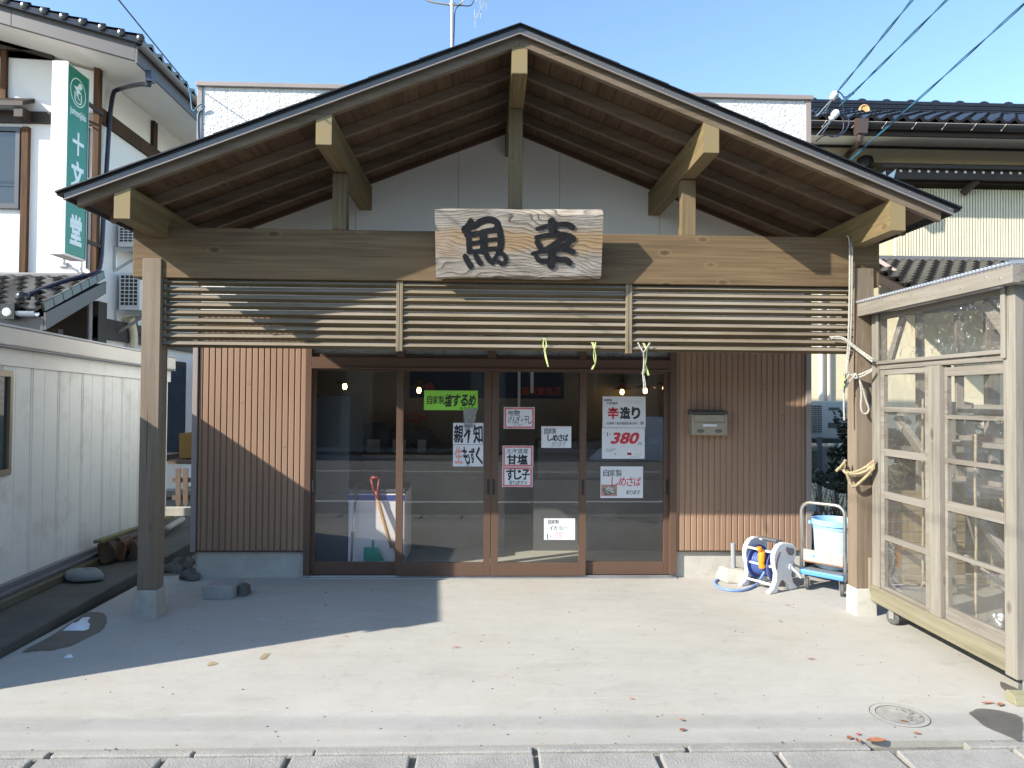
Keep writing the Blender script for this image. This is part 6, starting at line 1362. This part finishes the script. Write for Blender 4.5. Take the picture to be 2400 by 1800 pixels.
# ================================================================ CABLES, INSULATORS, AERIAL
def cable(name, label, pts, r, mat, twist=0.0, group=None):
    b = MB(); P = smooth_path(pts, 2)
    if twist:
        for s in range(2): b.tube(helix(pts, twist, .9, math.pi * s), r, 5)
    else: b.tube(P, r, 6)
    return tag(b.build(name, M[mat], smooth=True), label, 'cable', group)
def extend(p, q_, Yend):
    t = (Yend - p.y) / (q_.y - p.y); return p + (q_ - p) * t
def span(p, e, sag, n=10): return [p.lerp(e, k / n) - UP * (sag * 4 * (k / n) * (1 - k / n)) for k in range(n + 1)]
pA = at(1960, 218, Y=6.75); qA = at(2125, 0, Y=5.3); eA = extend(pA, qA, -2.6)
pB = at(1968, 248, Y=6.72); qB = at(2203, 0, Y=5.3); eB = extend(pB, qB, -2.6)
pC = at(1985, 382, Y=7.2); qC = at(2388, 0, Y=5.2); eC = extend(pC, qC, -2.6)
cable('service_cable', 'teal twisted cable reaching the upper white insulator at the shop corner', span(pA, eA, .10, 14), .0052, 'cable', .007)
cable('service_cable', 'teal twisted cable reaching the lower white insulator at the shop corner', span(pB, eB, .10, 14), .0052, 'cable', .007)
cable('service_cable', 'single teal cable crossing low over the black tiled roof at the right', span(pC, eC, .10, 14), .0052, 'cable', .007)
pD = at(441, 200, Y=6.5); qD = at(281, 0, Y=5.2); eD = extend(pD, qD, -2.6)
cable('service_cable', 'thin blue cable rising from the left corner of the shop wall', span(pD, eD, .02, 14), .0055, 'cabledark')
b = MB(); P = smooth_path([pD, at(447, 225, Y=6.36), at(449, 255, Y=6.33), at(455, 262, Y=6.33), at(462, 250, Y=6.31), at(472, 243, Y=6.31), at(480, 247, Y=6.31), at(478, 255, Y=6.32), at(464, 262, Y=6.33), at(464, 300, Y=6.33), at(466, 335, Y=6.33)], 3); b.tube(P, .006, 6)
tag(b.build('wire_loop', M['cable'], smooth=True), 'small loop of blue wire on the white wall at the left corner', 'wire')
def insulator(label, a, c):
    t = thing('insulator', label, 'insulator', c); d = (a - c); L = d.length; b = MB(); b.lathe([(.012, 0), (.030, .01), (.034, L * .2), (.02, L * .3), (.034, L * .4), (.036, L * .8), (.02, L * .95), (.008, L)], c, d, 14); b.build('ceramic_body', M['ceramic'], t, smooth=.8)
    b = MB(); b.tube([c, c + V((-.12, .05, -.14))], .004, 5); b.tube([c + V((.01, 0, 0)), c + V((-.06, .05, -.12))], .004, 5); b.build('tie_wire', M['steel'], t)
insulator('upper white insulator where a twisted cable meets the shop corner', at(1962, 214, Y=6.74), at(1948, 234, Y=6.78)); insulator('lower white insulator in a bundle of wires at the shop corner', at(1965, 258, Y=6.71), at(1946, 282, Y=6.75))
b = MB(); 
for pts in ([(1964, 214), (1975, 222), (1980, 238), (1972, 245)], [(1960, 224), (1970, 232), (1976, 248), (1978, 262)], [(1966, 262), (1985, 258), (1999, 252), (1997, 258), (1983, 264)], [(1966, 264), (1976, 275), (1978, 300), (1972, 312), (1958, 322), (1948, 318)], [(1966, 262), (1985, 272), (1992, 285), (1984, 305), (1970, 318), (1952, 322), (1940, 317)], [(1939, 317), (1925, 320), (1912, 332)], [(1976, 240), (1990, 220), (2003, 217), (1996, 224), (1978, 228)]):
    b.tube(smooth_path([at(x, y, Y=6.72) for x, y in pts], 3), .006, 5)
tag(b.build('wire_bundle', M['cabledark'], smooth=True), 'tangle of dark and blue wires hanging under the insulators', 'wire')
an = thing('television_aerial', 'grey television aerial mast with a side arm, standing behind the ridge of the canopy', 'aerial', at(1058, 108, Y=8.6))
P = lambda px, py: at(px, py, Y=8.6)
b = MB(); b.tube([(P(1060, 20).x, 8.6, 4.2), P(1060, 0), P(1061, -120)], .019, 12); b.build('mast', M['steel'], an, smooth=True)
b = MB(); b.tube(smooth_path([P(985, -10), P(1003, 2), P(1025, 7), P(1055, 11)], 2), .014, 8); b.tube(smooth_path([P(1062, 12), P(1078, 10), P(1085, 4), P(1090, -6)], 2), .014, 8); b.tube([P(1054, 11), P(1068, 11)], .024, 10); b.build('side_arm', M['steel'], an, smooth=True)
b = MB(); b.tube(smooth_path([P(1063, 108), P(1065, 60), P(1065, 30), P(1070, 17), P(1078, 12), P(1098, 15), P(1108, 10), P(1112, -8)], 3), .007, 6); b.build('lead', M['cabledark'], an, smooth=True)
b = MB(); b.bar(P(1113, 46), P(1140, -4), .02, .02, (0, 1, 0))
for x, y0, y1 in ((1112, 22, 67), (1125, 2, 45), (1138, -30, 25), (1103, -20, 1), (1115, -20, 5)): b.tube([P(x, y0), P(x + 2, y1)], .006, 5)
b.build('yagi_element', M['steel'], an)
# ================================================================ INSIDE THE SHOP
fz = thing('chest_freezer', 'white chest freezer with a blue stripe behind the first door', 'freezer', (-1.0, 6.9, .02))
FY = 6.62; fx0 = at(816, 1200, Y=FY).x; fx1 = fx0 + .52; fz1 = at(870, 1147, Y=FY).z; st0, st1 = at(870, 1173, Y=FY).z, at(870, 1160, Y=FY).z
b = MB(); b.box(fx0, fx1, FY, FY + .6, .06, fz1 - .04); b.build('cabinet_body', M['white'], fz, bevel=.012)
b = MB(); b.box(fx0 - .002, fx1 + .002, FY - .006, FY - .0005, st0, st1); b.build('blue_stripe', plain('blue_stripe', (.03, .06, .26), .4), fz)
b = MB(); b.box(fx0, fx1, FY, FY + .6, fz1 - .035, fz1); b.build('lid', M['fascia'], fz, bevel=.01)
b = MB(); b.box(fx0 + .02, fx1 - .02, FY + .03, FY + .56, .02, .06); b.build('plinth', M['dark'], fz)
b = MB(); b.box(-2.05, fx0 - .02, 6.75, 7.5, .02, 1.62); o = b.build('tall_cooler', plain('blue_grey_cooler', (.075, .085, .095), .35), bevel=.01); tag(o, 'tall bluish cooler at the far left behind the glass', 'cooler')
def at6(px, py, y): return at(px, py, Y=y)
bm_ = thing('broom', 'thin silver broom pole with a dark grip leaning behind the first door', 'broom', at6(823, 1320, 6.52))
b = MB(); b.tube([at6(823, 1322, 6.53), at6(827, 1250, 6.55), at6(833, 1172, 6.58)], .010, 8); b.build('pole', M['steel'], bm_, smooth=True)
b = MB(); b.tube([at6(833, 1170, 6.58), at6(835, 1142, 6.59)], .014, 8); b.tube([at6(826, 1246, 6.55), at6(827, 1258, 6.55)], .015, 8); b.build('grip', M['rubber'], bm_, smooth=True)
sv = thing('snow_shovel', 'wooden-handled shovel with a red grip leaning on the freezer', 'shovel', at6(945, 1318, 6.5))
b = MB(); b.tube([at6(884, 1166, 6.585), at6(905, 1240, 6.56), at6(918, 1285, 6.53)], .016, 8); b.build('shaft', wood('shovel_shaft', (.30, .17, .07), (.45, .28, .12), 'Z', knots=0), sv, smooth=True)
b = MB(); b.tube([at6(870, 1120, 6.60), at6(888, 1120, 6.60)], .016, 8); b.tube([at6(869, 1120, 6.60), at6(875, 1145, 6.595), at6(882, 1162, 6.59)], .011, 8); b.tube([at6(889, 1120, 6.60), at6(886, 1145, 6.595), at6(884, 1166, 6.585)], .011, 8); b.tube([at6(882, 1150, 6.59), at6(887, 1172, 6.585)], .02, 8); b.build('red_grip', plain('red_plastic', (.24, .025, .025), .4), sv, smooth=True)
b = MB(); p = [at6(914, 1270, 6.52), at6(924, 1268, 6.52), at6(955, 1314, 6.58), at6(934, 1316, 6.58)]; b.prism(p, (0, .004, 0)); b.build('blade', M['steel'], sv)
b = MB(); b.prism([at6(852, 1320, 6.55), at6(901, 1320, 6.55), at6(885, 1284, 6.53), at6(852, 1284, 6.53)], (0, .03, 0)); b.bar(at6(874, 1285, 6.53), at6(874, 1266, 6.52), .02, .02); tag(b.build('dustpan', plain('green_plastic', (.015, .30, .21), .4), bevel=.004), 'green dustpan standing on the shop floor behind the first door', 'dustpan')
# counter with upright plates
b = MB(); b.box(-2.2, .2, 7.5, 8.0, .02, .97); b.box(-2.3, .3, 7.4, 8.02, .971, 1.01); tag(b.build('shop_counter', plain('counter_laminate', (.22, .19, .14), .5)), 'long counter inside the shop carrying a row of black plates', 'counter')
for k, (px, lab) in enumerate(((815, 'large black round plate at the left end of the counter row'), (877, 'black round plate with a wide card, second in the counter row'), (937, 'black round plate behind the door stile, third in the counter row'), (990, 'smallest black round plate, fourth in the counter row'))):
    t = thing('display_plate', lab, 'plate', (at6(px, 1050, 7.7).x, 7.75, 1.012), 'black plates on the counter'); r = (.19, .16, .15, .13)[k]; b = MB(); b.lathe([(r, 0), (r, .02), (r * .8, .03), (0, .03)], (at6(px, 1050, 7.7).x, 7.82, 1.015 + r), (0, -1, .15), 28); b.build('plate', M['dark'], t, smooth=.5)
    b = MB(); x = at6(px, 1050, 7.7).x; w = (.05, .07, .07, .045)[k]; b.box(x - w, x + w, 7.64, 7.645, 1.012, 1.15); b.build('price_card', M['inwall'], t)
for k, (px, py, Y, lab) in enumerate(((808, 905, 7.3, 'lit pendant lamp hanging behind the first door'), (982, 914, 7.3, 'lit pendant lamp left of the green strip'), (1512, 915, 7.3, 'lit pendant lamp behind the white cord in the fourth door'), (1558, 908, 7.3, 'lit pendant lamp half hidden by the right stile of the fourth door'), (1458, 918, 8.0, 'small lit pendant lamp deeper in the room behind the fourth door'))):
    c = at6(px, py, Y); t = thing('pendant_lamp', lab, 'lamp', (c.x, c.y, 2.7), 'pendant lamps in the shop')
    b = MB(); b.lathe([(.0, -.034), (.015, -.030), (.023, -.012), (.020, .01), (.010, .03)], c, UP, 14); b.build('bulb', M['bulb'], t, smooth=True)
    b = MB(); b.lathe([(.115, .025), (.075, .045), (.03, .06), (.024, .10), (.022, .10), (.03, .056), (.075, .040)], c, UP, 24); b.build('lamp_shade', M['lampshade'], t, smooth=True)
    b = MB(); b.tube([c + UP * .1, V((c.x, c.y, 2.7))], .006, 6); b.lathe([(.022, .09), (.026, .13), (.012, .19)], c, UP, 12); b.build('cord', M['dark'], t, smooth=.6)
# blue cloth with red shop lettering
a, c = at6(960, 932, 8.17), at6(1322, 866, 8.17); bs = thing('blue_banner', 'dark blue banner with red lettering high on the shop back wall', 'banner', ((a.x + c.x) / 2, 8.18, a.z))
b = MB(); b.box(a.x, c.x, 8.18, 8.19, a.z, 2.3); b.build('cloth', M['bluesign'], bs)
b = MB(); fn = lambda u, v, l=0: V((u, 8.178 - l, v)); x0, x1 = at6(1222, 900, 8.17).x, at6(1316, 900, 8.17).x; write(b, '高沢鮮魚店', x0, x1, at6(1260, 927, 8.17).z, at6(1260, 906, 8.17).z, fn, .02); x0, x1 = at6(995, 900, 8.17).x, at6(1020, 900, 8.17).x; write(b, '魚', x0, x1, at6(1000, 915, 8.17).z, at6(1000, 896, 8.17).z, fn, .02)
b.build('lettering', plain('red_cloth_letter', (.40, .05, .04), .7), bs)
# fish picture: a red fish outline over faint strokes
fp = thing('fish_picture', 'pale sheet with a red fish drawing on the back wall behind the second door', 'picture', at6(968, 1000, 8.17))
b = MB(); a, c = at6(942, 1000, 8.19), at6(996, 968, 8.19); b.box(a.x, c.x, 8.19, 8.195, a.z, c.z); b.build('sheet', M['inwall'], fp)
b = MB(); cc = at6(968, 980, 8.18); stroke(b, [(-.12, 0), (-.05, .04), (.05, .045), (.11, .0)], .02, lambda x, y, l: V((cc.x + x, 8.185, cc.z + y))); stroke(b, [(-.12, 0), (-.05, -.03), (.04, -.035), (.11, 0), (.16, .03)], .02, lambda x, y, l: V((cc.x + x, 8.1845, cc.z + y))); b.build('drawing', plain('red_drawing', (.42, .08, .06), .7), fp)
# paper strips hanging from the ceiling
for k, (px0, px1, pt, pb_) in enumerate(((1213, 1220, 870, 990), (1243, 1251, 870, 921))):
    a, c = at6(px0, pb_, 7.6), at6(px1, pt, 7.6); b = MB(); b.box(a.x, c.x, 7.6, 7.603, a.z, 2.7); tag(b.build('paper_strip', M['paper']), ('long narrow white strip hanging behind the left part of the third door', 'shorter white strip hanging behind the third door before the red letters')[k], 'paper strip')
b = MB(); b.box(.5, 1.9, 7.4, 8.0, .02, .75); b.box(.55, 1.85, 7.5, 8.0, .751, 1.15); tag(b.build('display_case', plain('dim_display_case', (.10, .10, .10), .3)), 'low dark display case in the middle of the shop', 'display case')

# ================================================================ THE STREET BEHIND THE CAMERA (seen only as reflections and shadows)
op = thing('opposite_building', 'two-storey building with shuttered fronts across the street', 'building', (0, -9.3, 0))
b = MB(); b.box(-16, 16, -10, -9.3, -.05, 3.3); b.box(-16, 16, -14, -9.8, 3.301, 5.0); b.build('wall', plain('opposite_wall', (.24, .215, .18), .8, var=.15), op)
b = MB(); b.box(-16.3, 16.3, -9.9, -8.5, 3.31, 3.45); b.build('canopy_roof', M['darkwood'], op)
for x0, x1 in ((-13, -9.5), (-8.5, -4.5), (-3.5, -.5), (.6, 4.4), (5.4, 9), (10, 14)): b = MB(); b.box(x0, x1, -9.31, -9.26, .05, 2.6); b.build('shopfront', M['darkwood'], op)
flat('pavement', -60, 60, -9.26, -7.6, .05, M['kerbmat'])
b = MB(); pts = []
b.blob((5.3, -6.9, .0), 2.2, .8, .9, .3, 12); b.build and tag(b.build('snow_heap', M['snow'], smooth=True), 'grey-white heap of cleared snow across the street', 'snow')
for k, x in enumerate((-17, 19)):
    t = thing('utility_pole', ('concrete utility pole down the street to the left', 'concrete utility pole down the street to the right')[k], 'utility pole', (x, -2.75, -.05)); b = MB(); b.tube([(x, -2.75, -.05), (x, -2.75, 9.4)], [.17, .11], 14); b.build('shaft', M['concblock'], t, smooth=.6); b = MB(); b.box(x - .05, x + .05, -3.5, -2.0, 8.3, 8.4); b.build('cross_arm', M['steel'], t)
for k, (y, z, r) in enumerate(((-2.63, 8.0, .013), (-2.97, 8.2, .009), (-3.3, 8.35, .008))):
    cable('street_cable', ('thick bundled cable strung along the street, lowest of the three', 'middle bundled cable strung along the street', 'thin bare cable strung highest along the street')[k], span(V((-17, y, z + .1)), V((19, y, z + .0)), .12, 12), r, 'cabledark')
